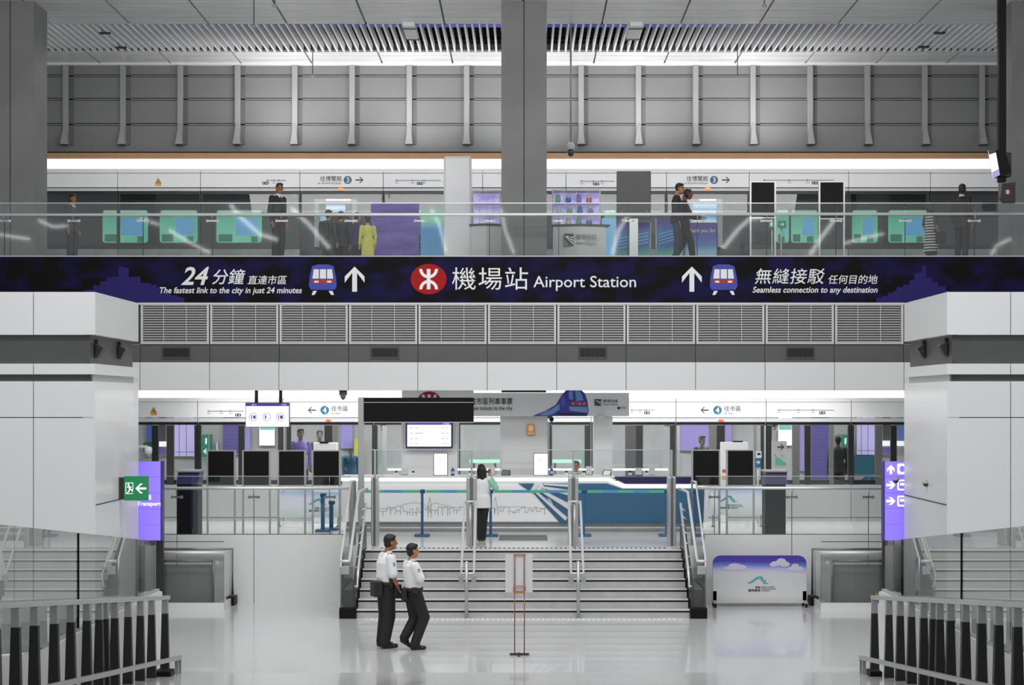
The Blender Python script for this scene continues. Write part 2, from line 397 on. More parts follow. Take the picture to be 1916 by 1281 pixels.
# red oval roundel
ro = obj('roundel', MB().poly(oval(802, 522, 33.5, 28.5, 48), DF - 0.008, 0.01), M('a01414', 0.5, spec=0.15), fas, 'red oval rail emblem')
m = MB()
m.poly([(798.6, 503), (805.4, 503), (805.4, 541), (798.6, 541)], DF - 0.014, 0.006)
m.poly(arc(802, 503, 17.5, 5.6, 0, 180), DF - 0.0143, 0.006); m.poly(arc(802, 541, 17.5, 5.6, 180, 360), DF - 0.0146, 0.006)
obj('roundel_symbol', m, M(235, 0.5), ro)
def train_icon(ox):
    def s(pts): return [(x + ox, y) for x, y in pts]
    m = MB()
    body = [(584, 498), (594, 494.5), (614, 494.5), (624, 498), (629, 520), (630, 535), (626, 542), (582, 542), (578, 535), (579, 520)]
    m.poly(s(body), DF - 0.006, 0.008, 0)
    inner = [(586, 500.5), (594, 498), (614, 498), (622, 500.5), (626, 520), (626.5, 530), (581.5, 530), (582, 520)]
    m.poly(s(inner), DF - 0.0075, 0.002, 1)
    m.poly(s([(596, 495), (612, 495), (614, 501), (594, 501)]), DF - 0.009, 0.002, 0)
    for w in ([(587, 503.5), (596.5, 503.5), (596.5, 521), (584.5, 521)], [(598.5, 503.5), (610, 503.5), (610, 521), (598.5, 521)], [(612, 503.5), (621, 503.5), (623.5, 521), (612, 521)]):
        m.poly(s(w), DF - 0.009, 0.002, 2)
    m.poly(s([(584, 522.5), (624, 522.5), (625, 530), (583, 530)]), DF - 0.009, 0.002, 3)
    for a in (588, 612): m.poly(s([(a, 525), (a + 8, 525), (a + 8, 528.5), (a, 528.5)]), DF - 0.0105, 0.002, 2)
    m.poly(s([(591, 534), (617, 534), (617, 540), (591, 540)]), DF - 0.008, 0.002, 1)
    m.poly(s([(584, 544), (591, 544), (590, 551.5), (583, 551.5)][:]), DF - 0.006, 0.008, 2) if False else m.poly(s([(586, 544), (593, 544), (588.5, 551.5), (583, 551.5)]), DF - 0.006, 0.008, 2)
    m.poly(s([(615, 544), (622, 544), (625, 551.5), (619.5, 551.5)]), DF - 0.006, 0.008, 2)
    obj('train_symbol', m, [M('2b3ba5', 0.4), M('3a3390', 0.4), LETTER, M('9c1d1d', 0.4)], fas, 'blue train front symbol with red stripe')
train_icon(0); train_icon(750)

# ---------------------------------------------------------------- louvre panels under the fascia
lj = [262 + i * 129.95 for i in range(12)]
LOUV, LOUVF = M(175, 0.4), M(198, 0.4)
def louvre(i):
    a, b = X(lj[i] + 1.2, DF), X(lj[i + 1] - 1.2, DF); z0, z1 = Z(643, DF), Z(569, DF)
    t = thing('louvre_panel', 'grey slatted louvre panel, %s from the left in the row under the dark sign band' % ORD[i], 'louvre', ((a + b) / 2, DF, z0), 'louvre panels under the sign band')
    f = MB(); w = 0.045
    f.box(a, a + w, DF, DF + 0.07, z0, z1).box(b - w, b, DF, DF + 0.07, z0, z1).box(a + w, b - w, DF, DF + 0.07, z0, z0 + 0.03).box(a + w, b - w, DF, DF + 0.07, z1 - 0.03, z1)
    for q in (1, 2): f.box(a + (b - a) * q / 3 - 0.006, a + (b - a) * q / 3 + 0.006, DF - 0.003, DF + 0.03, z0 + 0.03, z1 - 0.03)
    obj('frame', f, LOUVF, t)
    s = MB(); n = 15; h = (z1 - z0 - 0.06) / n
    for k in range(n):
        zz = z0 + 0.03 + k * h
        s.hexa([(a + w, DF + 0.012, zz + 0.004), (b - w, DF + 0.012, zz + 0.004), (b - w, DF + 0.055, zz + h * 0.55), (a + w, DF + 0.055, zz + h * 0.55), (a + w, DF + 0.012, zz + 0.018), (b - w, DF + 0.012, zz + 0.018), (b - w, DF + 0.055, zz + h * 0.55 + 0.012), (a + w, DF + 0.055, zz + h * 0.55 + 0.012)])
    obj('slats', s, LOUV, t)
ORD = ['first', 'second', 'third', 'fourth', 'fifth', 'sixth', 'seventh', 'eighth', 'ninth', 'tenth', 'eleventh', 'twelfth', 'thirteenth', 'fourteenth', 'fifteenth', 'sixteenth', 'seventeenth']
for i in range(11): louvre(i)
struct('wall_louvre_backing', MB().box(X(240, DF), X(1715, DF), DF + 0.075, DF + 0.12, Z(643, DF), fz0), M(60, 0.7))
jx = [X(v, DF) for v in lj]
struct('wall_dark_band', joints_wall(MB(), jx, -9.5, 9.5, DF + 0.05, 0.15, Z(677.5, DF), Z(643.5, DF)), [M(86, 0.45, noise=0.05), BLACK])
struct('wall_white_band', joints_wall(MB(), jx, -9.5, 9.5, DF, 0.2, Z(730, DF), Z(677.5, DF)), [PANEL, JOINT])
struct('ceiling_platform', MB().box(-13, 13, DF + 0.2, 48, Z(730, DF) + 0.12, Z(730, DF) + 0.3), M(215, 0.6))
for i, (cx, lab) in enumerate(((330, 'leftmost of the four'), (720, 'second from the left of the four'), (1109, 'third from the left of the four'), (1497, 'rightmost of the four'))):
    D = DF + 0.05; a, b, z0, z1 = X(cx - 27, D), X(cx + 27, D), Z(671, D), Z(648, D)
    t = thing('air_vent', 'dark slot air vent in the grey band, %s' % lab, 'vent', ((a + b) / 2, D, z0), 'slot vents in the dark band')
    f = MB().box(a, b, D - 0.02, D + 0.01, z0, z0 + 0.04).box(a, b, D - 0.02, D + 0.01, z1 - 0.04, z1).box(a, a + 0.03, D - 0.02, D + 0.01, z0 + .04, z1 - .04).box(b - 0.03, b, D - 0.02, D + 0.01, z0 + .04, z1 - .04)
    obj('frame', f, M(70, 0.4), t); obj('slot', MB().box(a + .03, b - .03, D - 0.004, D + 0.004, z0 + .04, z1 - .04), M(12, 0.6), t)
    v = MB()
    for q in range(6): v.box(a + .05 + q * (b - a - .1) / 5 - .006, a + .05 + q * (b - a - .1) / 5 + .006, D - 0.015, D - 0.004, z0 + .04, z1 - .07)
    v.box(a + .03, b - .03, D - .016, D - .004, z1 - .065, z1 - .05)
    obj('blades', v, M(48, 0.4), t)

# ---------------------------------------------------------------- columns, upper wall, ceiling
COLM = M_noise('6c6c6c', '767676', 0.9, 0.35, 0.65, 0.65)
DCOL = DF + 0.75
def column(name, px0, px1):
    a, b = X(px0, DCOL), X(px1, DCOL); m = MB(); c = (a + b) / 2
    m.box(a, c - 0.012, DCOL, DCOL + 1.1, UF, CEIL); m.box(c + 0.012, b, DCOL, DCOL + 1.1, UF, CEIL); m.box(c - 0.012, c + 0.012, DCOL + 0.02, DCOL + 1.08, UF, CEIL, 1)
    struct(name, m, [COLM, M(60, 0.7)])
column('column_centre', 938, 1023); column('column_left', -25, 63); column('column_right', 1893, 1982)
DWALL = 46.2
zs = [Z(y, DWALL) for y in (285, 233, 186, 142.5, 60)]
FINX = [125 + i * 106.9 for i in range(-3, 21)]
w = MB(); w.box(-16, 16, DWALL + 0.02, DWALL + 0.2, zs[0] - 0.1, 15, 1)
fx = [X(v + 8, DWALL) for v in FINX]
for a, b in zip(fx, fx[1:]):
    for z0, z1 in zip(zs, zs[1:]): w.box(a + 0.05, b - 0.05, DWALL - 0.04, DWALL + 0.02, z0 + 0.035, z1 - 0.035, 0)
    for z0 in zs[1:4]: w.box(a, b, DWALL - 0.05, DWALL + 0.02, z0 - 0.022, z0 + 0.012, 2)
w.box(-16, 16, DWALL - 0.06, DWALL + 0.02, zs[0], zs[0] + 0.18, 2)
UW = struct('wall_upper', w, [M(122, 0.5, noise=0.03, nscale=0.8), M(60, 0.7), M(120, 0.5)])
fin = MB()
for px in FINX:
    x = X(px, DWALL)
    fin.box(x - 0.075, x + 0.075, DWALL - 0.16, DWALL, zs[0] + 0.2, 15, 0, 0.02)
    fin.hexa([(x - .10, DWALL - .34, zs[0] + .17), (x + .10, DWALL - .34, zs[0] + .17), (x + .10, DWALL, zs[0] + .17), (x - .10, DWALL, zs[0] + .17),
              (x - .03, DWALL - .17, zs[0] + .75), (x + .03, DWALL - .17, zs[0] + .75), (x + .03, DWALL, zs[0] + .75), (x - .03, DWALL, zs[0] + .75)], 0, 0.01)
    fin.box(x + .075, x + .19, DWALL - .05, DWALL, zs[0] + .2, 15, 1)
obj('fins', fin, [M(150, 0.45), M(100, 0.6)], UW)
struct('trim_valance', MB().box(-13, 13, DU - 0.12, DU + 0.3, Z(297, DU), Z(287, DU)).box(-13, 13, DU - 0.13, DU + 0.3, Z(287, DU), Z(285, DU), 1), [M('b08660', 0.5, noise=0.05), BLACK])

# ceiling: near tiles, louvred opening, far tiles
CT = MB()
SX = 1.84
def tiles(y0, y1, n):
    for i in range(-8, 8):
        for k in range(n):
            a, b = y0 + (y1 - y0) * k / n, y0 + (y1 - y0) * (k + 1) / n
            CT.box(i * SX + 0.02, (i + 1) * SX - 0.02, a + 0.012, b - 0.012, CEIL, CEIL + 0.05, 0)
CY0, CY1, CY2 = 33.5, F * (CEIL - E) / (755 - 45), F * (CEIL - E) / (755 - 97)
tiles(CY0, CY1, 11); tiles(CY2, 46.15, 3)
CT.box(-16, 16, 8, CY0, CEIL, CEIL + 0.05, 0)
CT.box(-16, 16, CY0, CY1, CEIL + 0.05, CEIL + 0.2, 1); CT.box(-16, 16, CY2, 46.2, CEIL + 0.05, CEIL + 0.2, 1)
CEILM = M_noise('cacaca', 'dcdcdc', 1.3, 0.35, 0.65, 0.22, 4, (0.5, 6, 1))
ceil = struct('ceiling', CT, [CEILM, M(90, 0.6)])
struct('trim_ceiling_edge', MB().box(-16, 16, 46.0, 46.2, CEIL - 0.04, CEIL), M(225, 0.4))
PZ = CEIL + 0.95
struct('ceiling_plenum', MB().box(-16, 16, CY1, CY2, PZ, PZ + 0.1).box(-16, 16, CY2, CY2 + 0.1, CEIL + 0.2, CEIL + 0.62).box(-16, 16, CY1 - 0.1, CY1, CEIL + 0.2, PZ), M(34, 0.7))
pl = obj('plenum_glow', MB().box(-16, 16, CY2, CY2 + 0.1, CEIL + 0.62, PZ), M_noise('3040a0', '7a8ae0', 0.35, 0.4, 0.6, 0.4, 2, (1, 1, 1), emit=0.55))  # reflected lights above the louvre imitated by a glowing strip
tag(pl, 'blue and violet strip of imitated light reflections above the louvred ceiling', 'plenum_glow')
lv = MB(); n = 150; sp = 0.1745
for i in range(-n // 2, n // 2 + 1):
    x = i * sp + 0.02
    lv.box(x - 0.022, x + 0.022, CY1 + 0.02, CY2 - 0.02, CEIL, CEIL + 0.2)
for y in (CY1 + 0.9, CY2 - 0.5): lv.box(-14, 14, y, y + 0.05, CEIL + 0.2, CEIL + 0.26, 1)
lo = obj('ceiling_louvre', lv, [M(250, 0.35), BLACK]); tag(lo, 'ceiling louvre of white fins running away over the upper deck', 'ceiling louvre')
# ================================================================ platform screens (upper and lower level)
def screen_bay(label, x0, x1, D, yt, ym, yj, yb, yl, floorz, low, group, glow):
    """One bay: lit diffuser yt..ym, panel ..yj, sign panel ..yb, pale band ..yl, glass below."""
    a, b = X(x0, D) + 0.008, X(x1, D) - 0.008
    t = thing('platform_screen', label, 'platform screen', ((a + b) / 2, D, floorz), group)
    obj('light_diffuser', MB().box(a, b, D + 0.06, D + 0.3, Z(ym, D), Z(yt, D)), M(250, 0.4, emit=glow), t, 'white glowing strip')
    m = MB().hexa([(a, D - 0.0, Z(yj, D) + .008), (b, D - 0.0, Z(yj, D) + .008), (b, D + .3, Z(yj, D) + .008), (a, D + .3, Z(yj, D) + .008), (a, D + 0.05, Z(ym, D)), (b, D + 0.05, Z(ym, D)), (b, D + .3, Z(ym, D)), (a, D + .3, Z(ym, D))])
    obj('upper_panel', m, WHITE, t)
    obj('sign_panel', MB().box(a, b, D, D + 0.3, Z(yb, D) + .01, Z(yj, D) - .006), WHITE, t)
    obj('lower_band', MB().box(a, b, D + 0.01, D + 0.3, Z(yl, D), Z(yb, D) - .014), M(205, 0.4), t)
    z0 = floorz + low
    obj('glass_pane', MB().box(a + .03, b - .03, D + 0.10, D + 0.115, z0, Z(yl, D) - 0.06), GLASS_DOOR, t)
    fr = MB().box(a, b, D + 0.07, D + 0.15, Z(yl, D) - .07, Z(yl, D) - .004).box(a, a + .03, D + .07, D + .15, z0, Z(yl, D) - .07).box(b - .03, b, D + .07, D + .15, z0, Z(yl, D) - .07)
    if low: fr.box(a + .03, b - .03, D + .07, D + .15, z0, z0 + .10)
    obj('door_frame', fr, M(40, 0.35), t)
    if low: obj('kick_panel', MB().box(a, b, D + .04, D + .15, floorz + .10, z0 - .012).box(a, b, D + .06, D + .15, floorz, floorz + .085), M(190, 0.4) if floorz < 3 else KICK_UP, t)
    return t
KICK_UP = M_noise('6a706e', '8f9a96', 1.2, .35, .65, .4, 4)
UPB = [(64, 220), (220, 375), (375, 561), (561, 717), (717, 903), (903, 1059), (1059, 1247), (1247, 1402), (1402, 1588), (1588, 1741), (1741, 1900)]
UPL = ['at the far left end', 'carrying a small yellow warning sticker', 'just left of the doorway towards the expo', 'above the open doorway left of the white pillar', 'partly behind the white pillar',
       'between white pillar and centre column', 'just right of the centre column', 'above the doorway behind the two walking men', 'behind the two dark totem backs', 'right of the dark totem backs', 'at the far right end']
UB = []
for (a, b), l in zip(UPB, UPL):
    UB.append(screen_bay('upper screen bay with white fascia, %s' % l, a, b, DU, 297, 315, 324, 351, 357, UF, 0 if a in (561, 1247) else .85, 'upper platform screens', 1.15))
LPB = [(245, 369.5), (369.5, 529.6), (529.6, 698.6), (698.6, 858), (858, 1027), (1027, 1106), (1106, 1265), (1265, 1433.5), (1433.5, 1593), (1593, 1710)]
LPL = ['with a yellow warning sticker at its left end', 'with the route map behind the hanging screen', 'with left arrow sign near the hanging screen', 'behind the black gantry board', 'behind the ticket counter on the left',
       'behind the ticket counter at its middle', 'behind the ticket counter on its right', 'with left arrow sign right of the counter', 'with the route map on the right', 'at the right end of the lower level']
LB = []
for (a, b), l in zip(LPB, LPL):
    LB.append(screen_bay('lower screen bay with white fascia, %s' % l, a, b, DP, 728, 744, 752, 781, 789, PF, 0.88, 'lower platform screens', 1.15))
def mullion(bay, x0, x1, c='303030'):
    obj('mullion', MB().pbox(x0, 795.5, x1, 908, DP + 0.06, 0.10), M(c, 0.35), bay)
for bi, x0, x1, c in ((0, 284, 296, '2a2a2a'), (0, 311.5, 325, '404040'), (0, 364, 368.9, '2a2a2a'), (1, 370.2, 376, '2a2a2a'), (1, 446, 457, '303030'), (1, 520, 529, '3a3a3a'), (2, 530.2, 534, '909090'), (2, 536, 544, '353535'),
                      (2, 607, 621, '2e2e2e'), (2, 622, 632, '6a6a6a'), (3, 690 + 9, 697 + 9, '303030'), (3, 715, 724, 'a0a0a0'), (5, 1029, 1033, '303030'), (5, 1094, 1105, '303030'), (6, 1170, 1190, '505050'), (6, 1190, 1203, '303030'), (6, 1254, 1264, '303030'),
                      (7, 1266, 1272, 'a0a0a0'), (7, 1327, 1341, '6a6a6a'), (7, 1341, 1356, '2a2a2a'), (7, 1411, 1416, '808080'), (7, 1424, 1429, '303030'), (7, 1429.5, 1433, 'a0a0a0'),
                      (8, 1435, 1444, '2a2a2a'), (8, 1483, 1496, '666666'), (8, 1506, 1517, '2a2a2a'), (8, 1552, 1560, '707070'), (8, 1587, 1592.5, '2a2a2a'), (9, 1593.6, 1598, '2a2a2a'), (9, 1638, 1651, '666666'), (9, 1667, 1678, '2a2a2a')):
    mullion(LB[bi], x0, x1, c)
# signs on the screen fascias
BLUE4 = M('3f6f8f', 0.4)
def warn(bay, cx, cy, D):
    w = obj('warning_sticker', MB().poly([(cx, cy - 6), (cx + 6, cy + 4.5), (cx - 6, cy + 4.5)], D - .004, .004), M('d8a020', 0.4), bay, 'yellow triangle warning sticker')
    m = MB(); m.poly([(cx + .8, cy - 2.5), (cx - 1.6, cy + 1.5), (cx, cy + 1.5), (cx - .8, cy + 4), (cx + 1.7, cy + .4), (cx, cy + .4)], D - .007, .003, 0)
    for p, q in (((cx, cy - 6), (cx + 6, cy + 4.5)), ((cx + 6, cy + 4.5), (cx - 6, cy + 4.5)), ((cx - 6, cy + 4.5), (cx, cy - 6))):
        m.tube([P(p[0], p[1], D - .005), P(q[0], q[1], D - .005)], .0035, 6)
    m.poly([(cx - 5.5, cy + 6), (cx + 5.5, cy + 6), (cx + 5.5, cy + 8.5), (cx - 5.5, cy + 8.5)], D - .005, .004, 1)
    obj('warning_symbol', m, [INK, M('d8a020', 0.4)], w)
warn(UB[1], 296, 339, DU); warn(LB[0], 287.5, 768, DP)
def dir_up(bay, ox):
    text('往博覽館', DU, (599 + ox, 329, 639 + ox, 339), INK, bay); text('to AsiaWorld-Expo', DU, (595 + ox, 340.5, 639 + ox, 345.5), M(110, .5), bay)
    c = obj('number_disc', MB().poly(oval(650.5 + ox, 336.5, 7.5, 7.5), DU - .005, .006), M('2f5f7d', .4), bay, 'blue round number sign')
    text('3', DU - .005, (648 + ox, 331.5, 653.5 + ox, 341.5), M(235, .5), c, bold=.01)
    obj('arrow_sign', MB().poly(arrow(672.5 + ox, 336.5, 11, 15, 2.2, 'r'), DU - .005, .006), INK, bay)
dir_up(UB[3], 0); dir_up(UB[7], 685.5)
def dir_low(bay, ox):
    obj('arrow_sign', MB().poly(arrow(583.5 + ox, 767, 11, 15, 2.2, 'l'), DP - .005, .006), INK, bay)
    c = obj('number_disc', MB().poly(oval(607.5 + ox, 767, 8, 8), DP - .005, .006), BLUE4, bay, 'blue round number sign')
    text('4', DP - .005, (604 + ox, 761.5, 611 + ox, 772.5), M(240, .5), c, bold=.01)
    text('往市區', DP, (620 + ox, 759, 651 + ox, 769), INK, bay); text('to city', DP, (620 + ox, 771, 636 + ox, 776), M(110, .5), bay)
dir_low(LB[2], 0); dir_low(LB[7], 735)
def route(bay, D, x0, x1, y, ic, yi):
    m = MB().poly([(x0, y - .8), (x1, y - .8), (x1, y + .8), (x0, y + .8)], D - .004, .004)
    for q in (.0, .36, .62): m.poly(oval(x0 + (x1 - x0) * q, y, 2, 2, 10), D - .005, .004); m.poly([(x0 + (x1 - x0) * q - 3, y + 4), (x0 + (x1 - x0) * q + 4, y + 4), (x0 + (x1 - x0) * q + 4, y + 5), (x0 + (x1 - x0) * q - 3, y + 5)], D - .005, .004)
    obj('route_map', m, M(150, .5), bay)
    w = obj('access_symbol', MB().pbox(ic, yi - 2.5, ic + 11, yi + 2.5, D - .005, .006), M(40, .5), bay, 'small black access pictogram strip')
    obj('access_icon', MB().pbox(ic + 1.5, yi - 1.5, ic + 3.5, yi + 1.5, D - .009, .005).pbox(ic + 6, yi - 1.2, ic + 9.5, yi + 1.2, D - .009, .005), M(210, .5), w)
route(UB[2], DU, 500, 535, 337.5, 491, 342.5); route(UB[8], DU, 1430, 1560, 337, 1519, 342); route(LB[1], DP, 390, 456, 769, 440, 776); route(LB[8], DP, 1457, 1560, 767, 1533, 772); route(LB[6], DP, 1182, 1225, 767, 1205, 772)
route(UB[4], DU, 742, 825, 337.5, 780, 343); route(UB[6], DU, 1088, 1150, 339, 1110, 344)
for ox, D, bay, y, c in ((638, DU, UB[3], 353.5, 'ff8030'), (1324, DU, UB[7], 352.8, 'ff8030'), (614, DP, LB[2], 786.5, 'e04a20'), (1349, DP, LB[7], 786.5, 'e04a20')):
    obj('door_lamp', MB().pbox(ox - 4.5, y - 2, ox + 4.5, y + 2, D - .02, .04, 0, .008), M(c, .4, emit=1.3), bay, 'orange door lamp')
def plate(bay, x, y, s, D, w=9):
    p = obj('door_number', MB().pbox(x, y, x + w, y + w, D + .085, .006), M(190, .5), bay, 'small grey door number plate')
    if s: text(s, D + .085, (x + 2.5, y + 1.2, x + w - 2.5, y + w - 1.2), INK, p)
plate(UB[4], 723, 362, '3', DU); plate(UB[2], 547, 362, '', DU); plate(LB[8], 1444, 794, '5', DP + .04, 11); plate(LB[3], 711, 794, '5', DP + .04, 12); plate(LB[6], 1243, 794, '', DP + .04, 10)

# ---------------------------------------------------------------- upper train
DTR = 46.6
tr = thing('train', 'dark train standing behind the upper platform screens', 'train', (0, DTR, UF))
tb = MB().box(-13.4, 13.4, DTR, DTR + 2.2, 6.9, 9.95, 0, .05)
obj('body', tb, M(46, 0.35), tr)
WIN = M_noise('3f9f80', '7fc9b0', 1.2, .3, .7, .3, 3, (1, 1, .6), emit=0.42)
WIN2 = M('5f9fcf', .3, emit=.40)
for i, (x0, x1) in enumerate(((192, 277), (299, 370), (405, 490), (768, 832), (1130, 1153), (1452, 1476), (1480, 1530), (1594, 1642), (1662, 1735))):
    w = obj('window', MB().prism([(X(p, DTR), Z(q, DTR)) for p, q in rrect(x0, 393, x1, 454, 5)], DTR - .012, .014), WIN, tr, 'rounded train window glowing pale green')
    k = x0 + (x1 - x0) * .42
    obj('seat_screen', MB().pbox(k, 408, x1 - 8, 440, DTR - .02, .01), WIN2, w)
    obj('window_trim', MB().pbox(x0 + 3, 394, x1 - 3, 399, DTR - .02, .01).pbox(x0 + 4, 438, x0 + (x1 - x0) * .35, 452, DTR - .022, .01, 1).pbox(x1 - 20, 442, x1 - 8, 453, DTR - .023, .01, 1), [M('a9c9bb', .3, emit=.4), M('3f7f68', .5, emit=.2)], w)
DOORW = M(165, .35)
for i, (x0, x1, y0) in enumerate(((588, 668, 372), (1287, 1352, 372))):
    d = obj('doorway', MB().pbox(x0, y0, x0 + 9, 462, DTR - .25, .25).pbox(x1 - 9, y0, x1, 462, DTR - .25, .25).pbox(x0 + 9, y0, x1 - 9, y0 + 7, DTR - .25, .25), DOORW, tr, 'pale portal of an open train doorway')
    obj('interior', MB().pbox(x0 + 9, y0 + 7, x1 - 9, 462, DTR - .02, .02), M(52, .5), d)
    obj('ceiling_lamp', MB().pbox(x0 + 22, y0 + .5, x1 - 12, y0 + 3, DTR - .27, .02), M(250, .4, emit=1.1), d)
    px = (610, 646, 382, 396) if i == 0 else (1288, 1341, 381, 417)
    ap = obj('display', MB().pbox(px[0], px[2], px[1], px[3], DTR - .06, .03), M_bands([(0, 'cfe2f2'), (.35, '5f8fc0'), (.5, 'd8eaf8'), (.7, '4f82b8'), (1, 'bfe0f7')], -.25, .25, .3, .55, .06), d, 'bright blue and white display')
    obj('interior_panel', MB().pbox(x0 + 11, 400, x0 + 24, 420, DTR - .05, .02), M('a8c8e0', .4, emit=.5), d)
# ---------------------------------------------------------------- upper deck furnishings
def upx(D): return (F * (E - UF) / D)
def ubox(m, x0, y0, x1, D, th, mi=0, bev=0.0, zb=UF):
    return m.box(X(x0, D), X(x1, D), D, D + th, zb, Z(y0, D), mi, bev)
t = tag(obj('pillar', ubox(MB(), 830, 292, 882, 41.5, .7, 0, .05), PANEL), 'plain white pillar left of the centre column on the upper deck', 'pillar')
def showcase(lab, x0, x1, y0, y1, D, bx0, bx1, toys):
    t = thing('showcase', lab, 'showcase', (X((x0 + x1) / 2, D), D, UF))
    za, zb = Z(y1, D), Z(y0, D); a, b = X(x0, D), X(x1, D)
    obj('plinth', MB().prism_z([(X(bx0, D), D - .1), (X((bx0 + bx1) / 2, D), D - .25), (X(bx1, D), D - .1), (X(bx1, D), D + .5), (X(bx0, D), D + .5)], UF, za - .04), M(205, .4), t)
    obj('plinth_top', MB().prism_z([(X(bx0, D) - .05, D - .13), (X((bx0 + bx1) / 2, D), D - .3), (X(bx1, D) + .1, D - .13), (X(bx1, D), D + .5), (X(bx0, D), D + .5)], za - .04, za), M(70, .4), t)
    obj('back_panel', MB().box(a, b, D + .42, D + .46, za, zb), M_noise('a58fe0', 'd6c8f4', 2.2, .35, .65, .4, 5, (1, 1, 2.5), emit=.5), t, 'glowing lilac printed back panel')
    f = MB()
    for x in (a, b - .03): f.box(x, x + .03, D, D + .03, za, zb).box(x, x + .03, D + .43, D + .46, za, zb)
    f.box(a, b, D, D + .46, zb, zb + .03)
    for q in (1, 2, 3): f.box(a + (b - a) * q / 4 - .006, a + (b - a) * q / 4 + .006, D, D + .012, za, zb)
    obj('frame', f, M(170, .35), t)
    obj('glass_front', MB().box(a + .03, b - .03, D + .005, D + .011, za, zb), GLASS_DOOR, t)
    sh = MB()
    for q in (.33, .66): sh.box(a + .03, b - .03, D + .1, D + .42, za + (zb - za) * q - .008, za + (zb - za) * q + .008)
    obj('shelf', sh, M(200, .3), t)
    return t, a, b, za, zb
s1 = showcase('glazed lilac showcase left of the centre column', 884, 937, 358, 420, 40.6, 882, 939, 0)
s2 = showcase('glazed lilac showcase with toys right of the centre column', 1033, 1124, 357, 421, 40.6, 1035, 1133, 8)
TC = ['8fcfb0', 'e08a80', 'f0f0f0', '5f8fd0', 'e8b070', 'f0f0f0', 'b090e0', '70b0a0']
n_ = 0
for row, zf in enumerate((.66, .33, 0)):
    for q in range(4):
        D = 40.6; a, b, za, zb = s2[1:]; x = a + .14 + q * .24 + (.03 if row % 2 else 0); z = za + (zb - za) * zf + (.008 if zf else 0)
        c = TC[(n_ * 3 + row) % 8]; n_ += 1
        m = MB().ell((x, D + .25, z + .075), (.07, .06, .075), 0, None, 12, 8).ell((x, D + .25, z + .165), (.055, .05, .05), 1, None, 12, 8)
        o = obj('toy', m, [M(c, .6), M('e8e4e0' if q % 2 else c, .6)])
        tag(o, 'small %s toy on the %s shelf of the lilac showcase, %s from the left' % ({'8fcfb0': 'mint', 'e08a80': 'coral', 'f0f0f0': 'white', '5f8fd0': 'blue', 'e8b070': 'tan', 'b090e0': 'violet', '70b0a0': 'teal'}[c], ('top', 'middle', 'bottom')[row], ORD[q]), 'toy', 'toys in the lilac showcase')
def ae_logo(x0, y0, w, h, D, parent, tcol):
    lg = obj('logo_mark', MB().pbox(x0, y0, x0 + w * .3, y0 + h, D - .006, .006), M('2f2f2f', .5), parent, 'dark square logo with white rays')
    k = w * .3
    m = MB().poly([(x0 + .02 * k, y0 + .45 * h), (x0 + .55 * k, y0 + h), (x0 + .02 * k, y0 + h)], D - .009, .003, 1)
    for p, q in ((.22, .34), (.48, .62), (.76, .92)):
        m.poly([(x0 + .32 * k, y0 + .42 * h), (x0 + k * .98, y0 + p * h), (x0 + k * .98, y0 + q * h)], D - .0092, .003, 0)
    m.poly([(x0 + .1 * k, y0 + .2 * h), (x0 + .6 * k, y0 + .2 * h), (x0 + .35 * k, y0 + .42 * h)], D - .0094, .003, 0)
    obj('logo_rays', m, [M(225, .5), M('4f8a78', .5)], lg)
    text('機場快綫', D, (x0 + w * .36, y0 + h * .02, x0 + w, y0 + h * .52), tcol, parent); text('Airport Express', D, (x0 + w * .36, y0 + h * .62, x0 + w, y0 + h), tcol, parent, shear=.15)
ae_logo(1055, 437, 61, 22, 40.33, s2[0], M(120, .5))
# tall dark display back with its stand, blue barrier banners, boarding counter
def display_back(lab, x0, x1, y0, y1, D, feet, fz, group=None):
    t = thing('display_stand', lab, 'display stand', (X((x0 + x1) / 2, D), D, fz), group)
    obj('panel', MB().pbox(x0 + 2, y0 + 2, x1 - 2, y1, D + .01, .06), BLACK, t)
    f = MB()
    for x in (x0, x1 - 3): f.box(X(x, D), X(x + 3, D), D, D + .08, fz, Z(y0, D))
    f.box(X(x0 + 3, D), X(x1 - 3, D), D, D + .08, Z(y0 + 2, D), Z(y0, D)).box(X(x0 + 3, D), X(x1 - 3, D), D, D + .08, Z(y1 + 2, D), Z(y1, D))
    obj('frame', f, STEEL, t)
    obj('foot', MB().box(X(x0, D) - .03, X(x0 + 3, D) + .03, D - .18, D + .28, fz, fz + .02).box(X(x1 - 3, D) - .03, X(x1, D) + .03, D - .18, D + .28, fz, fz + .02), STEEL, t)
    return t
D = 41.0
t = thing('display_stand', 'tall charcoal display board seen from behind, right of the lilac showcase', 'display stand', (X(1186, D), D, UF))
obj('panel', MB().pbox(1154, 320, 1218, 408, D, .1, 0, .01), M(54, .4), t); obj('lock', MB().ell(P(1186, 337, D - .005), (.025, .015, .03)), M(120, .3), t)
obj('post', MB().box(X(1178, D), X(1194, D), D + .03, D + .1, UF, Z(408, D)), STEEL, t); obj('foot', MB().box(X(1160, D), X(1212, D), D - .2, D + .35, UF, UF + .03), STEEL, t)
for k, (px, c) in enumerate((('1164', 0), ('1211', 1))):
    obj('bolt', MB().ell(P(float(px), 395, D), (.02, .02, .02)), STEEL, t)
BAN = M_bands([(0, '6fbf98'), (.25, '5fa58c'), (.45, '2f5f93'), (.7, '3f6fae'), (1, '4f3f90')], -.5, .5, .45, 0.12, .5)
D = 41.6
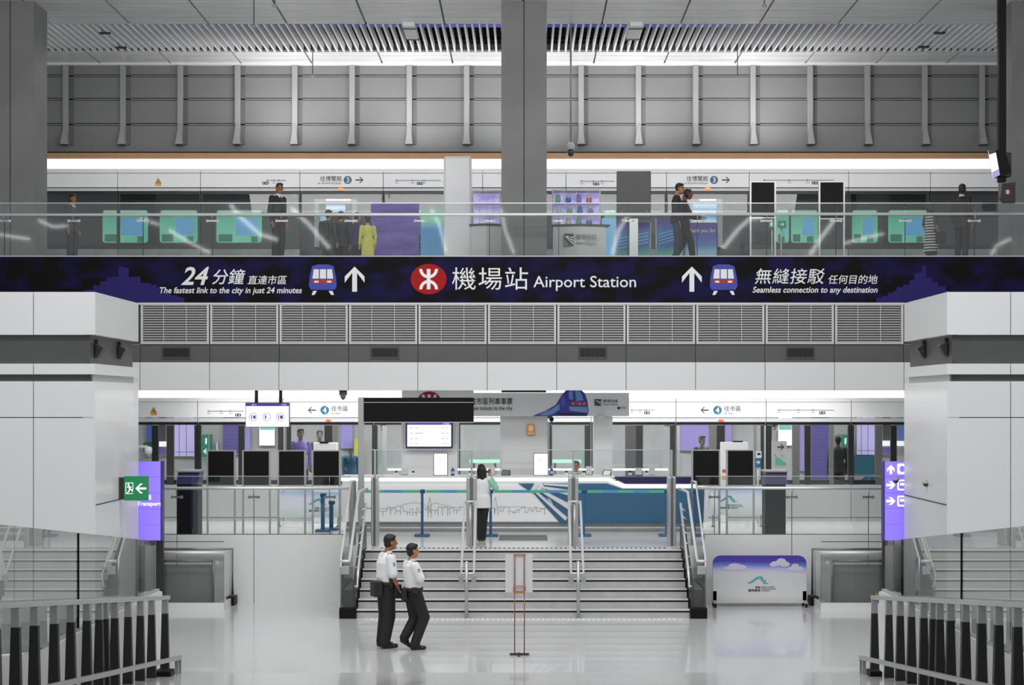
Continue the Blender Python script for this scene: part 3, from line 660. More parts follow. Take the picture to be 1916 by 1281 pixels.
for lab, x0, x1, y0, y1 in (('blue and green printed banner barrier below the tall charcoal display board', 1153, 1217, 416, 479), ('blue streaked banner barrier beside the two walking men', 1228, 1277, 408, 479)):
    t = thing('banner_barrier', lab, 'banner', (X((x0 + x1) / 2, D), D, UF), 'printed banner barriers')
    obj('sheet', MB().box(X(x0, D), X(x1, D), D, D + .03, UF + .08, Z(y0, D)), BAN, t)
    m = MB()
    for q in range(4): m.poly([(x0 + 4, y0 + 30 + q * 6), (x1 - 4, y0 + 18 + q * 6), (x1 - 4, y0 + 19.5 + q * 6), (x0 + 4, y0 + 30.8 + q * 6)], D - .004, .004)
    obj('streak_print', m, M('8fc0e8', .5, emit=.1), t)
    f = MB()
    for x in (x0, x1): f.tube([(X(x, D), D + .015, UF), (X(x, D), D + .015, Z(y0, D))], .018)
    f.box(X(x0, D) - .05, X(x1, D) + .05, D - .12, D + .15, UF, UF + .02)
    obj('frame', f, STEEL, t)
t = thing('boarding_counter', 'small printed counter with white greeting words by the right train doorway', 'counter', (X(1312, D), D, UF))
obj('front_panel', MB().box(X(1284, D), X(1341, D), D, D + .4, UF, Z(417, D)), M_bands([(0, 'a9b3b8'), (.35, '7fa8c0'), (.55, '4f6fb0'), (1, '4a3a88')], -.36, .36, .45, .08, .15), t)
text('Thank you for', D, (1278 + 8, 427, 1339, 437), M(215, .5), t)
obj('counter_top', MB().box(X(1283, D), X(1342, D), D - .03, D + .43, Z(417, D), Z(415.5, D)), LGREY, t)
PUR = M_noise('3d2a80', '6a4aa0', 1.4, .4, .6, .4, 6, (.6, 1, 2.2), emit=.10, c2='3f6fa8')
D = 44.6
t = thing('advertising_board', 'violet and green printed advertising board by the open train doorway', 'advertising board', (X(762, D), D, UF))
obj('board', MB().box(X(694, D), X(784, D), D, D + .06, UF + .4, Z(379, D)), PUR, t); obj('plinth_print', MB().box(X(694, D), X(784, D), D - .02, D + .08, UF, UF + .4), M('6fae90', .5, noise=.2, nscale=3), t)
fr = MB()
for p, q in (((699, 412), (724, 412)), ((724, 412), (724, 430)), ((724, 430), (699, 430)), ((699, 430), (699, 412))): fr.tube([P(*p, D - .01), P(*q, D - .01)], .008, 6)
obj('print_frame', fr, M('7f7fd0', .5), t)
D = 44.6
t = tag(obj('advertising_board', MB().box(X(786, D), X(832, D), D, D + .06, UF, Z(392, D)), M_bands([(0, '5fa88c'), (.3, '4f8fb8'), (.8, '4f88c0'), (1, '8fd0b8')], -.6, .6, .45, .1, .15)), 'blue and mint advertising panel just left of the white pillar', 'advertising board')
t = tag(obj('advertising_board', MB().box(X(1126, 43.5), X(1153, 43.5), 43.5, 43.56, UF, Z(408, 43.5)), M_bands([(0, '7fb8e0'), (1, '8fc4e8')], -.5, .5, .45, .25)), 'light blue advertising panel right of the lilac showcase', 'advertising board')
display_back('dark totem back on silver posts, left of two on the upper deck', 1403, 1452, 339, 406, 40.2, 1, UF, 'dark totem backs on the upper deck')
display_back('dark totem back on silver posts, right of two on the upper deck', 1532, 1581, 339, 408, 40.2, 1, UF, 'dark totem backs on the upper deck')
EXITG = M('1f7a55', .4, emit=.25)
D = 43.0
for lab, x, s in (('green exit pictogram sign left of the green arrow sign on the upper deck', 1439, 'd'), ('green arrow sign on the upper deck between the dark totem backs', 1456, 'r')):
    t = thing('exit_sign', lab, 'sign', (X(x + 6, D), D, UF))
    obj('face', MB().pbox(x, 413, x + (9 if s == 'd' else 15), 426, D, .06), EXITG, t)
    obj('post', MB().tube([(X(x + 6, D), D + .03, UF), (X(x + 6, D), D + .03, Z(426, D))], .02), STEEL, t)
    obj('symbol', MB().poly(arrow(x + 7.5, 419.5, 6, 8, 1.6, 'r'), D - .006, .006) if s == 'r' else MB().pbox(x + 2, 416, x + 7, 423, D - .006, .006), M('c8e8d8', .5, emit=.2), t)
# ---------------------------------------------------------------- upper glass balustrade
DG = DF + 0.02
bal = thing('glass_balustrade', 'long frameless glass balustrade with silver handrail above the dark sign band', 'balustrade', (0, DG, fz1))
gx = [-121 + i * 129.6 for i in range(17)]
for a, b in zip(gx, gx[1:]):
    obj('glass_panel', MB().box(X(a + .9, DG), X(b - .9, DG), DG, DG + .02, fz1 + .02, Z(380.5, DG)), GLASS_UP, bal)
obj('top_edge', MB().box(X(-121, DG), X(gx[-1], DG), DG - .004, DG + .024, Z(380.5, DG), Z(379, DG)), M(200, .3, .5), bal)
obj('handrail', MB().tube([(X(-121, DG), DG - .10, Z(402, DG - .1)), (X(gx[-1], DG), DG - .10, Z(400, DG - .1))], .032), RAIL, bal)
for x in gx[1:-1]:
    m = MB().pbox(x - 10, 411.6, x + 10, 414.4, DG - .03, .03)
    for q in (-9.5, 9.5): m.tube([P(x + q, 413, DG + .04), P(x + q, 413, DG - .05)], .032)
    obj('clamp', m, STEEL, bal); 
    obj('bracket', MB().tube([P(x, 413, DG - .02), (X(x, DG), DG - .10, Z(401, DG - .1))], .011, 6), STEEL, bal)
    obj('joint_seal', MB().pbox(x - .7, 415, x + .7, 479, DG + .003, .012), M(60, .6), bal)
# ================================================================ things hung from the ceiling and on the walls
def pendant(lab, px, y0, y1, D, kind):
    x = X(px, D); zt, zb = min(CEIL, Z(y0, D)), Z(y1, D)
    if kind == 'sprinkler':
        zt = CEIL
        t = thing('ceiling_sprinkler', lab, 'sprinkler', (x, D, zt), 'sprinklers hanging from the ceiling')
        obj('rod', MB().tube([(x, D, zb + .06), (x, D, zt + .3)], .011, 8), M(55, .4), t); obj('head', MB().lathe((x, D, zb), [(.012, 0), (.05, .015), (.05, .045), (.02, .07)], 14), M(150, .3, .5), t)
    else:
        t = thing('dome_camera', lab, 'camera', (x, D, zt))
        obj('rod', MB().tube([(x, D, zb + .3), (x, D, zt + .02)], .022, 10), M(150, .4), t)
        obj('housing', MB().lathe((x, D, zb), [(.06, .16), (.09, .17), (.09, .27), (.05, .33)], 16), M(190, .4), t)
        obj('dome', MB().lathe((x, D, zb), [(.015, 0), (.05, .02), (.07, .07), (.08, .13), (.06, .16)], 16), M(60, .15), t)
pendant('sprinkler on a thin rod, left one below the louvred ceiling', 585, 97, 144, 44.0, 'sprinkler')
pendant('sprinkler on a thin rod, right one below the louvred ceiling', 1380, 97, 147, 44.0, 'sprinkler')
pendant('sprinkler on a long thin rod at the top edge, left half', 475, -40, 52, 37.6, 'sprinkler')
pendant('sprinkler with dark head at the top edge, left half', 514, -40, 14, 37.0, 'sprinkler')
pendant('sprinkler with dark head at the top edge, right half', 1430, -40, 14, 37.0, 'sprinkler')
pendant('camera dome on a long pole just right of the centre column', 1068, 0, 293, 41.2, 'camera')
pendant('camera dome on a long pole near the right end of the upper wall', 1877, 0, 232, 41.2, 'camera')
for lab, px, py, D in (('square white ceiling lamp in the louvre, left of the centre column', 768, 68, F * 8.7 / 687), ('square white ceiling lamp in the louvre, right of the centre column', 1187, 68, F * 8.7 / 687)):
    x = X(px, D); z = CEIL - .10
    t = thing('ceiling_lamp', lab, 'lamp', (x, D, z), 'square lamps in the ceiling louvre')
    obj('housing', MB().box(x - .15, x + .15, D - .75, D + .75, z, CEIL + .05, 0, .02), M(215, .4), t)
    obj('end_cap', MB().box(x - .16, x + .16, D + .72, D + .76, z - .02, z + .02), M(40, .4), t); obj('end_cap', MB().box(x - .16, x + .16, D - .5, D - .46, z - .02, z + .005), M(40, .4), t)
for k, (lab, px, py) in enumerate((('upper left', 196, 61), ('lower left', 226, 88), ('upper right', 1758, 61), ('lower right', 1728, 87))):
    D = F * (CEIL - E) / (755 - py)
    tag(obj('linear_vent', MB().box(X(px - 10, D), X(px + 10, D), D - .06, D + .06, CEIL - .03, CEIL + .01), M(35, .5)), 'short black linear vent in the ceiling louvre, %s of four' % lab, 'vent', 'short vents in the ceiling louvre')
# spotlights on the bands of the side blocks
for sgn, spots in ((-1, ((178, 655), (221, 658))), (1, ((1731, 656), (1773, 652)))):
    for i, (px, py) in enumerate(spots):
        xw = -7.2 if sgn < 0 else 7.13
        D = xw * F / (px - CX); z = Z(py, D)
        t = thing('wall_speaker', 'dark wedge wall speaker on the grey band, %s' % (('nearer of the two on the left block', 'farther of the two on the left block') if sgn < 0 else ('farther of the two on the right block', 'nearer of the two on the right block'))[i], 'speaker', (xw, D, z), 'wedge speakers on the side blocks')
        q = -sgn
        def w(u, v, ww): return (xw + q * u, D + v, z + ww)
        obj('cabinet', MB().hexa([w(0.02, -.10, -.13), w(.06, -.10, -.13), w(.06, .10, -.13), w(.02, .10, -.13), w(0.02, -.12, .12), w(.17, -.12, .05), w(.17, .12, .05), w(.02, .12, .12)], 0, .01), M(48, .4), t)
        obj('bracket', MB().hexa([w(0, -.03, .10), w(.05, -.03, .10), w(.05, .03, .10), w(0, .03, .10), w(0, -.03, .18), w(.05, -.03, .18), w(.05, .03, .18), w(0, .03, .18)]), M(30, .4), t)
# hanging monitors at the right end of the upper deck
D = 37.4
t = thing('hanging_monitor', 'tilted white screen hung on a thick black ceiling pole at the far right', 'monitor', (X(1877, D), D, CEIL))
obj('pole', MB().box(X(1869, D), X(1883, D), D, D + .16, Z(340, D), CEIL + .1, 0, .01), BLACK, t)
obj('bracket', MB().pbox(1866, 285, 1893, 330, D - .05, .3, 0, .02), M(32, .5), t)
c = [(1849, 281), (1862, 277), (1871, 327), (1858, 334)]
obj('screen', MB().poly(c, D - .12, .03), M(235, .3, emit=.45), t); obj('screen_header', MB().poly([(1849, 281), (1862, 277), (1863.5, 285), (1850.5, 289)], D - .124, .004), M(60, .4), t)
obj('casing', MB().poly([(1851, 282), (1880, 280), (1893, 322), (1868, 330)], D - .09, .08), BLACK, t)
obj('screen_footer', MB().poly([(1856.5, 322), (1869, 316), (1871, 327), (1858, 334)], D - .124, .004), M('a8a0d8', .4, emit=.3), t)
t = thing('emblem_sign', 'black angular sign with a small red emblem at the far right end', 'sign', (X(1884, D), D, Z(340, D)))
obj('board', MB().poly([(1876, 343), (1900, 341), (1900, 379), (1878, 379), (1872, 370)], D - .05, .12), M(34, .4), t)
rb = obj('roundel', MB().poly(oval(1885.5, 359, 5, 5), D - .056, .006), M('a02820', .4, emit=.2), t); obj('roundel_symbol', MB().pbox(1884.9, 355.5, 1886.1, 362.5, D - .06, .004).poly(arc(1885.5, 355.5, 3, 1, 0, 180), D - .0605, .004).poly(arc(1885.5, 362.5, 3, 1, 180, 360), D - .061, .004), M(235, .5), rb)
# lower hanging screen
D = 39.6
t = thing('hanging_monitor', 'white information screen with violet top bar hung on two posts, left of the gantry', 'monitor', (X(500, D), D, Z(728, D)))
obj('casing', MB().pbox(459, 753, 541.5, 799, D, .12, 0, .01), M(60, .4), t); sc = obj('screen', MB().pbox(460, 754, 540.5, 798, D - .006, .008), M(246, .3, emit=.85), t)
obj('screen_header', MB().pbox(460, 754, 540.5, 759.5, D - .009, .004), M('5a45a8', .4, emit=.5), sc)
text('30°C', D - .009, (471, 755.3, 480, 758.5), M(235, .4, emit=.6), sc); text('17:03', D - .009, (527, 755.3, 536, 758.5), M(235, .4, emit=.6), sc)
for k, cx in enumerate((473.5, 499, 524)):
    obj('icon_ring', MB().poly(arc(cx, 780, 7.6, .8, 0, 359.9, 30), D - .009, .004).pbox(cx - 3.5, 776, cx - 1.8, 784, D - .009, .004, 1).pbox(cx + (0 if k != 1 else -1.5), 777, cx + (5 if k != 1 else 0), 783, D - .0092, .004, 2), [M('7f7f9f', .4, emit=.4), M('7f4f9f', .4, emit=.4), M(('8f50a8', '9f9fc8', '70489f')[k], .4, emit=.4)], sc)
for px in (479, 524.5): obj('post', MB().box(X(px - 3, D), X(px + 3, D), D + .04, D + .1, Z(754, D), Z(730, DF) + .125), M(70, .4, .4), t)
t = thing('dome_camera', 'small grey camera under the white band, left of the gantry', 'camera', (X(642, 38), 38, Z(730, 38)))
obj('mount', MB().lathe(tuple(P(642, 745, 38.4)), [(.05, 0), (.06, .03), (.06, .06), (.09, .07), (.09, .17), (.04, .18), (.04, .30)], 14), M(120, .4), t); obj('lens', MB().ell(P(642, 745, 38.4), (.035, .035, .03)), M(40, .2), t)

# ---------------------------------------------------------------- gantry board on its posts
D = 35.1
t = thing('gantry_board', 'long black sign board seen from behind on a tall silver post', 'sign', (X(674, D), D, PF))
obj('board', MB().pbox(681, 743.5, 886, 790, D, .14, 0, .006), M(20, .5, spec=.12), t)
obj('edge_strip', MB().pbox(681, 752, 886, 753, D - .004, .004).pbox(681, 789, 886, 790.5, D - .004, .004), M(185, .3), t)
obj('post', MB().box(X(670, D), X(680.5, D), D, D + .16, PF, Z(742.5, D), 0, .01), STEEL, t)
# ---------------------------------------------------------------- ticket booth: canopy sign, pillars, screens
D = 39.4
t = thing('booth_sign', 'long pale ticket sign above the counter with a blue train picture', 'sign', (X(964, D), D, Z(778, D)))
obj('board', MB().poly([(752, 730), (886, 730), (886, 734.5), (1177, 734.5), (1177, 778.5), (752, 778.5)], D, .35), M(242, .4), t)
obj('top_bar', MB().pbox(938, 730, 1022, 734, D + .1, .1), M(70, .4), t)
text('往市區列車車票', D, (880, 744, 959, 757), INK, t, bold=.01); text('Train tickets to the city', D, (878, 759.5, 959, 769.5), INK, t, bold=.004)
rr = obj('roundel', MB().poly(oval(803, 748, 21, 16), D - .008, .01), M('9a1838', .4), t, 'dark red oval rail emblem')
m = MB().pbox(800, 738, 806, 762, D - .013, .005).poly(arc(803, 738, 14, 5, 0, 180), D - .0132, .005); obj('roundel_symbol', m, M(225, .5), rr)
tp = obj('train_picture', MB().poly([(996, 778), (1020, 769), (1040, 757), (1052, 738), (1060, 728), (1070, 724), (1084, 726), (1094, 735), (1099, 750), (1101.5, 770), (1098, 778)], D - .008, .01), M('3f3fae', .35), t, 'cut-out picture of a blue train')
m = MB()
m.poly([(1064, 732), (1072, 730), (1072, 748), (1065, 746)], D - .012, .004, 1); m.poly([(1076, 730), (1086, 731), (1092, 749), (1078, 750)], D - .012, .004, 1)
m.poly([(1062, 728), (1070, 725), (1084, 727), (1090, 732), (1074, 729)], D - .0122, .004, 3)
m.poly([(1067, 751), (1096, 751), (1098, 759), (1070, 758)], D - .012, .004, 2); m.poly([(1064, 760), (1099, 761), (1100, 772), (1066, 768)], D - .012, .004, 4)
m.poly([(1042, 776), (1044, 772), (1099, 773), (1098, 777.5)], D - .0124, .004, 5)
m.poly([(1008, 776), (1030, 766), (1047, 755), (1047, 766), (1030, 777)], D - .012, .004, 4)
m.poly([(1049, 748), (1055, 738), (1058, 750), (1057, 760), (1050, 762)], D - .0122, .004, 6)
for q in (1072, 1084.5, 1093): m.poly(oval(q, 755, 1.4, 1.4, 10), D - .0145, .003, 7)
obj('train_detail', m, [INK, M('6f9fd8', .3), M('b03a5a', .4), M('6a50b0', .4), M('7fa8dc', .35), M('20203a', .4), M('4f5fc8', .3), M(230, .4)], tp)
ae_logo(1112, 746.5, 44, 12.5, D, t, M(110, .5)); text('MTR', D, (1160.5, 761, 1171, 765), INK, t); obj('emblem', MB().poly(oval(1157.5, 763, 2.6, 2.6, 14), D - .005, .005), INK, t)
def bpanel(name, lab, x0, x1, y0, D, th, mat, cat='panel', bev=.01, group=None):
    o = obj(name, MB().box(X(x0, D), X(x1, D), D, D + th, PF, Z(y0, D), 0, bev), mat); return tag(o, lab, cat, group)
bpanel('booth_partition', 'wide white wall panel behind the counter carrying the screen', 751, 856, 778.5, 39.8, .12, M(220, .4))
bpanel('booth_pillar', 'wide white pillar behind the counter bearing an orange notice', 936, 1025, 778.5, 39.6, .5, M(212, .3, coat=.2), 'pillar')
bpanel('booth_pillar', 'narrow bright white pillar behind the counter on its right', 1110.5, 1146, 778.5, 39.6, .4, M(222, .3, coat=.2), 'pillar')
tag(obj('ceiling_sensor', MB().lathe(tuple(P(1124, 787, 39.3)), [(.02, 0), (.085, .03), (.09, .11), (.07, .13)], 16), M(200, .4)), 'half-round grey detector under the ticket sign', 'detector')
D = 39.55
t = thing('notice_board', 'small orange notice on the wide white pillar', 'notice', P(993, 803, D))
obj('sheet', MB().pbox(985.5, 793, 1000.5, 814, D, .03), M('e89a50', .5), t); obj('print', MB().poly(oval(993, 801, 4.5, 6, 18), D - .005, .006).pbox(987.5, 809, 999, 811.5, D - .004, .005), M('f6dcb8', .5), t)
D = 39.6
t = thing('wall_screen', 'timetable screen with violet rim on the white panel behind the counter', 'monitor', P(803, 813, D))
obj('bezel', MB().pbox(759, 789, 847, 838, D, .14, 0, .01), M('2a2350', .35), t); sc = obj('screen', MB().pbox(762, 789, 844, 835, D - .006, .008), M(248, .3, emit=.9), t)
obj('screen_header', MB().pbox(762, 789, 844, 794.5, D - .01, .004), M('5a45b0', .4, emit=.5), sc); text('17:03', D - .01, (829, 790, 840, 794), M(240, .4, emit=.6), sc)
m = MB()
for k, y in enumerate((800, 810, 820, 829.5)):
    for x0, x1 in ((767, 772), (776, 783 if k != 1 else 792), (826, 832), (834, 839)): m.pbox(x0, y - .7, x1, y + .7, D - .009, .003, 1 if k == 3 else 0)
obj('timetable_rows', m, [M(175, .5, emit=.5), M('7fc8a8', .5, emit=.5)], sc)
# ceiling camera by the sign
t = thing('dome_camera', 'small black camera under the ticket sign below the train picture', 'camera', P(1030, 778, 39.3))
obj('mount', MB().pbox(1025, 778, 1034, 783, 39.3, .12), M(50, .4), t); obj('lens', MB().ell(P(1032, 784, 39.35), (.05, .06, .06)), BLACK, t)
# ---------------------------------------------------------------- the ticket counter
ctr = thing('ticket_counter', 'long white and blue ticket counter with glowing edge line', 'counter', (X(980, DC), DC, PF))
def cz(y): return Z(y, DC)
obj('body', MB().box(X(640, DC), X(1325, DC), DC + .02, DC + .75, PF + .22, cz(899)), M(236, .4, spec=.2), ctr)
obj('kick_base', MB().box(X(648, DC), X(1316, DC), DC + .08, DC + .7, PF, PF + .22), M(150, .35, .3), ctr)
kr = MB()
kr.tube([(X(648, DC), DC - .05, PF + .10), (X(1316, DC), DC - .05, PF + .10)], .014)
for px in (725, 810, 982, 1068, 1150, 1232): kr.tube([(X(px, DC), DC - .05, PF + .10), (X(px, DC), DC + .09, PF + .12)], .012, 6)
obj('foot_rail', kr, RAIL, ctr)
obj('counter_top', MB().box(X(638, DC), X(1150, DC), DC - .06, DC + .78, cz(893.5), cz(890)), M(225, .3), ctr)
obj('light_line', MB().poly([(638, 894), (1140, 894), (1168, 906), (1318, 906), (1318, 912), (1166, 912), (1137, 899.5), (638, 899.5)], DC - .05, .07), M(255, .4, emit=1.15), ctr, 'glowing white edge line')
BLUE = M('35607f', .4); 
obj('blue_panel', MB().poly([(1015, 904), (1136, 904), (1165, 914), (1312, 914), (1318, 914), (1316, 978), (1052, 978)], DC + .004, .016), BLUE, ctr, 'blue front panel')
obj('violet_panel', MB().poly([(1143, 892), (1322, 892), (1322, 905), (1170, 905)], DC - .03, .5), M('2b2150', .35), ctr, 'dark violet upper panel')
lg = MB()
lg.poly([(970, 904), (1008, 904), (991, 918.5)], DC - .002, .01, 1)
lg.poly([(996, 920), (1012, 918), (1062, 978), (1048, 978)], DC - .002, .01, 1)
for a, b, c, d in (((1012, 912), (1014, 909), (1076, 918), (1076, 930)), ((1008, 917), (1011, 914), (1070, 944), (1070, 957)), ((1002, 922), (1005, 919), (1062, 968), (1058, 974)), ((1016, 907), (1018, 904.5), (1072, 906), (1072, 911))):
    lg.poly([a, b, c, d], DC - .004, .01, 0)
lg.poly([(1000, 904), (1012, 904), (998, 921), (990, 921)], DC - .0035, .01, 0)
lg.poly([(1012, 914), (1060, 938), (1075, 950), (1075, 960), (1006, 920)], DC - .001, .006, 1)
obj('ray_emblem', lg, [M(216, .4), BLUE], ctr, 'blue and white ray emblem')
sk = MB(); r = random.Random(11)
def line(pts, wd=.0045):
    for p, q in zip(pts, pts[1:]):
        sk.tube([P(p[0], p[1], DC + .018), P(q[0], q[1], DC + .018)], wd, 4)
x = 682; pts = []
for seg in ((682, 868), (905, 1035)):
    x, pts, y0 = seg[0], [(seg[0], 962)], 957
    while x < seg[1]:
        w = r.uniform(3, 8); h = r.choice((4, 8, 10, 12, 14, 6)); pts += [(x, 962 - h), (x + w, 962 - h)] + ([(x + w, 962 + r.uniform(-4, 3))] if r.random() < .45 else []); x += w
    line(pts)
line([(682, 952), (700, 950), (725, 952), (745, 947), (770, 940), (786, 941), (800, 947), (815, 940), (835, 946), (855, 950), (868, 947)], .004)
line([(801, 968), (801, 945), (804, 930), (807, 945), (807, 968)]); line([(801, 950), (807, 960)]); line([(807, 950), (801, 960)])
line([(925, 962), (925, 938), (927, 930), (929, 938), (929, 948), (970, 948), (1020, 951)], .004)
obj('skyline_drawing', sk, M(140, .6), ctr, 'thin grey skyline line drawing')
# things standing on the counter
TOPZ = cz(890) + .001
def ct(px0, py0, px1, D, th, mi=0, m=None, bev=0.0): return (m or MB()).box(X(px0, D), X(px1, D), D, D + th, TOPZ, Z(py0, D), mi, bev)
for lab, a, b in (('left white screen in a black frame standing on the counter', 811, 838), ('right white screen in a black frame standing on the counter', 998, 1026)):
    D = DC + .1; TOPZ_ = TOPZ; t = thing('counter_display', lab, 'display', (X((a + b) / 2, D), D, TOPZ), 'framed white screens on the counter')
    obj('frame', ct(a, 847, b, D, .05, 0, None, .006), M(50, .4), t); sc = obj('screen', MB().pbox(a + 1.3, 848.3, b - 1.3, 888.3, D - .005, .01), M(248, .3, emit=.85), t)
    obj('screen_mark', MB().poly(oval((a + b) / 2 - 1, 861, 2.2, 2, 12), D - .008, .004), M('a8d0e0' if a < 900 else 'a8e0c8', .5, emit=.5), sc)
for i, (px, lab) in enumerate(((741, 'far left of the counter'), (773, 'left of the framed left screen'), (880, 'left of the woman'), (911, 'right of the woman'), (1060, 'left of the seated clerk'), (1092, 'right of the seated clerk'), (1179, 'right of the narrow white pillar'), (1210, 'at the right end of the counter'))):
    D = DC + .3; t = thing('card_reader', 'small white card reader with black top, %s' % lab, 'card reader', (X(px, D), D, TOPZ), 'card readers on the counter')
    obj('case', ct(px - 3, 884, px + 3, D, .08, 0, None, .008), M(228, .4), t); obj('sensor', MB().lathe((X(px, D), D + .04, Z(884, D)), [(.012, 0), (.028, .004), (.03, .02), (.02, .036)], 12), BLACK, t)
for px, w, y, lab in ((757, 13, 876, 'behind the far left card reader'), (921, 11, 873, 'right of the woman'), (1102, 11, 872, 'right of the seated clerk'), (1195, 13, 875, 'between the two right card readers'), (1220, 11, 872, 'at the right end of the counter')):
    D = DC + .39; t = thing('document_holder', 'white upright document holder on the counter, %s' % lab, 'document holder', (X(px, D), D, TOPZ), 'document holders on the counter')
    obj('sheet', ct(px - w / 2, y, px + w / 2, D, .02), M(205, .5), t); obj('foot', MB().box(X(px - w / 2, D), X(px + w / 2, D), D - .06, D + .08, TOPZ, TOPZ + .015), M(150, .3), t)
for px, lab, c in ((946, 'grey slanted tablet on the counter right of the woman', 120), (1135, 'pale slanted tablet by the narrow white pillar', 225)):
    D = DC + .25; t = thing('tablet_stand', lab, 'tablet', (X(px, D), D, TOPZ))
    obj('screen', MB().poly([(px - 7, 888.4), (px - 4.5, 879.5), (px + 8, 880.5), (px + 6, 888.4)], D - .012, .01), M(c, .3, emit=.15 if c > 200 else 0), t); obj('case', MB().poly([(px - 8.5, 889), (px - 5.5, 878.5), (px + 9, 879.5), (px + 9, 889)], D, .08), M(60, .4), t)
for px, lab in ((847, 'blue hand sanitizer bottle beside the left framed screen'), (1032, 'blue hand sanitizer bottle beside the right framed screen')):
    D = DC + .18; x = X(px, D)
    t = thing('sanitizer_bottle', lab, 'bottle', (x, D, TOPZ)); obj('bottle', MB().lathe((x, D + .04, TOPZ), [(.04, 0), (.042, .02), (.042, .12), (.02, .15), (.015, .165)], 14), M('3a3a78', .3), t)
    obj('label', MB().lathe((x, D + .04, TOPZ + .035), [(.043, 0), (.0435, .01), (.0435, .05), (.043, .06)], 14), M('b8b8d8', .5), t); obj('pump', MB().tube([(x, D + .04, TOPZ + .16), (x, D + .04, TOPZ + .2), (x - .03, D + .04, TOPZ + .2)], .008, 6), M(220, .4), t)
# tall glass screen of the counter
D = DC + .5
t = thing('counter_screen', 'low clear glass screen running along the ticket counter', 'glass screen', (X(980, D), D, TOPZ))
for a, b in ((695, 755), (860, 940), (1025, 1112), (1115, 1192), (1192, 1240)): obj('glass_panel', MB().box(X(a, D), X(b, D), D, D + .012, TOPZ, Z(842, D)), GLASS_DOOR, t)
obj('rail', MB().pbox(695, 840.5, 1240, 842, D - .004, .02), M(200, .3), t)
D = 40.6
t = thing('back_shelf', 'long back shelf with bright glowing edge behind the ticket counter', 'shelf', (X(980, D), D, PF))
obj('shelf_board', MB().box(X(725, D), X(1250, D), D, D + .15, Z(880, D), Z(876.5, D)), M(250, .4, emit=.7), t, 'bright glowing shelf edge')
for px in (727, 905, 1068, 1247): obj('leg', MB().box(X(px, D) - .02, X(px, D) + .02, D + .03, D + .12, PF, Z(880, D)), M(190, .4), t)
# ================================================================ lower platform furnishings
for i, (a, b) in enumerate(((386.5, 440.5), (453, 506), (519, 572), (583.5, 637))):
    display_back('dark square display back in a silver stand, %s of four left of the stairs' % ('leftmost', 'second', 'third', 'rightmost')[i], a, b, 842, 907, 36.2 if i < 4 else 0, 1, PF, 'display backs on the lower platform')
for i, (a, b) in enumerate(((1294, 1348), (1359, 1412))):
    display_back('dark square display back in a silver stand, %s of two right of the stairs' % ('left', 'right')[i], a, b, 841, 907, 36.2, 1, PF, 'display backs on the lower platform')
def kiosk(lab, x0, x1, D):
    t = thing('ticket_kiosk', lab, 'kiosk', (X((x0 + x1) / 2, D), D, PF))
    a, b = X(x0, D), X(x1, D)
    obj('body', MB().box(a + .03, b - .03, D, D + .5, PF, Z(906, D), 0, .01), BLACK, t)
    obj('head', MB().hexa([(a + .02, D - .03, Z(906, D)), (b - .02, D - .03, Z(906, D)), (b - .02, D + .5, Z(906, D)), (a + .02, D + .5, Z(906, D)), (a + .05, D + .02, Z(883, D)), (b, D + .02, Z(883, D)), (b, D + .5, Z(883, D)), (a + .05, D + .5, Z(883, D))], 0, .008), M('352a62', .35), t, 'dark violet head')
    obj('top', MB().box(a, b + .01, D - .04, D + .52, Z(883, D), Z(879.5, D)), M(170, .35, .3), t)
kiosk('black ticket kiosk with violet head near the left violet sign', 328, 373, 36.3)
kiosk('black ticket kiosk with violet head right of the stairs', 1429, 1473, 36.3)
SKYP = M_bands([(0, 'bcc4c8'), (.45, 'd8dde2'), (.7, 'dcdcea'), (.88, 'a8c0e8'), (1, '8f8fd8')], -.36, .36, .45, 0, .25)
def low_board(lab, x0, x1, y0, y1, D, lx):
    t = thing('standing_board', lab, 'board', (X((x0 + x1) / 2, D), D, PF))
    obj('board', MB().box(X(x0, D), X(x1, D), D, D + .04, Z(y1, D), Z(y0, D)), SKYP, t)
    airport_logo(lx, (y0 + y1) / 2 - 6, .62, D, t)
    f = MB()
    for x in (x0 + 4, x1 - 4): f.tube([(X(x, D), D + .02, PF), (X(x, D), D + .02, Z(y1, D))], .012, 6).box(X(x, D) - .03, X(x, D) + .03, D - .12, D + .16, PF, PF + .02)
    obj('feet', f, M(120, .4, .4), t)
    return t
def airport_logo(cx, cy, s, D, parent):
    pts = [(-34, 10), (-22, 3), (-10, -6), (2, -10), (8, -6), (9, 2), (16, 0), (14, 7), (24, 10), (16, 11), (7, 9), (11, 2), (4, 5), (1, -4), (-8, -1), (-20, 8), (-34, 10)]
    obj('logo_mark', MB().poly([(cx + a * s, cy + b * s) for a, b in pts[:-1]], D - .006, .006), M_bands([(0, '4f8fb0'), (1, '4fae98')], -.15, .15, .5), parent, 'blue green mountain ribbon logo')
    text('香港', D, (cx - 12 * s, cy + 17 * s, cx, cy + 23 * s), INK, parent); text('國際機場', D, (cx - 30 * s, cy + 24.5 * s, cx, cy + 31 * s), INK, parent)
    text('HONG KONG', D, (cx + 2 * s, cy + 17 * s, cx + 38 * s, cy + 20.5 * s), M(110, .5), parent); text('INTERNATIONAL', D, (cx + 2 * s, cy + 22 * s, cx + 42 * s, cy + 25.5 * s), M(110, .5), parent); text('AIRPORT', D, (cx + 2 * s, cy + 27 * s, cx + 26 * s, cy + 30.5 * s), M(110, .5), parent)
low_board('standing board with pale cloud print behind the left glass balustrade', 519, 636, 920, 968, 40.2, 597)
low_board('standing board with pale cloud print behind the right glass balustrade', 1330, 1428, 914, 963, 40.2, 1365)
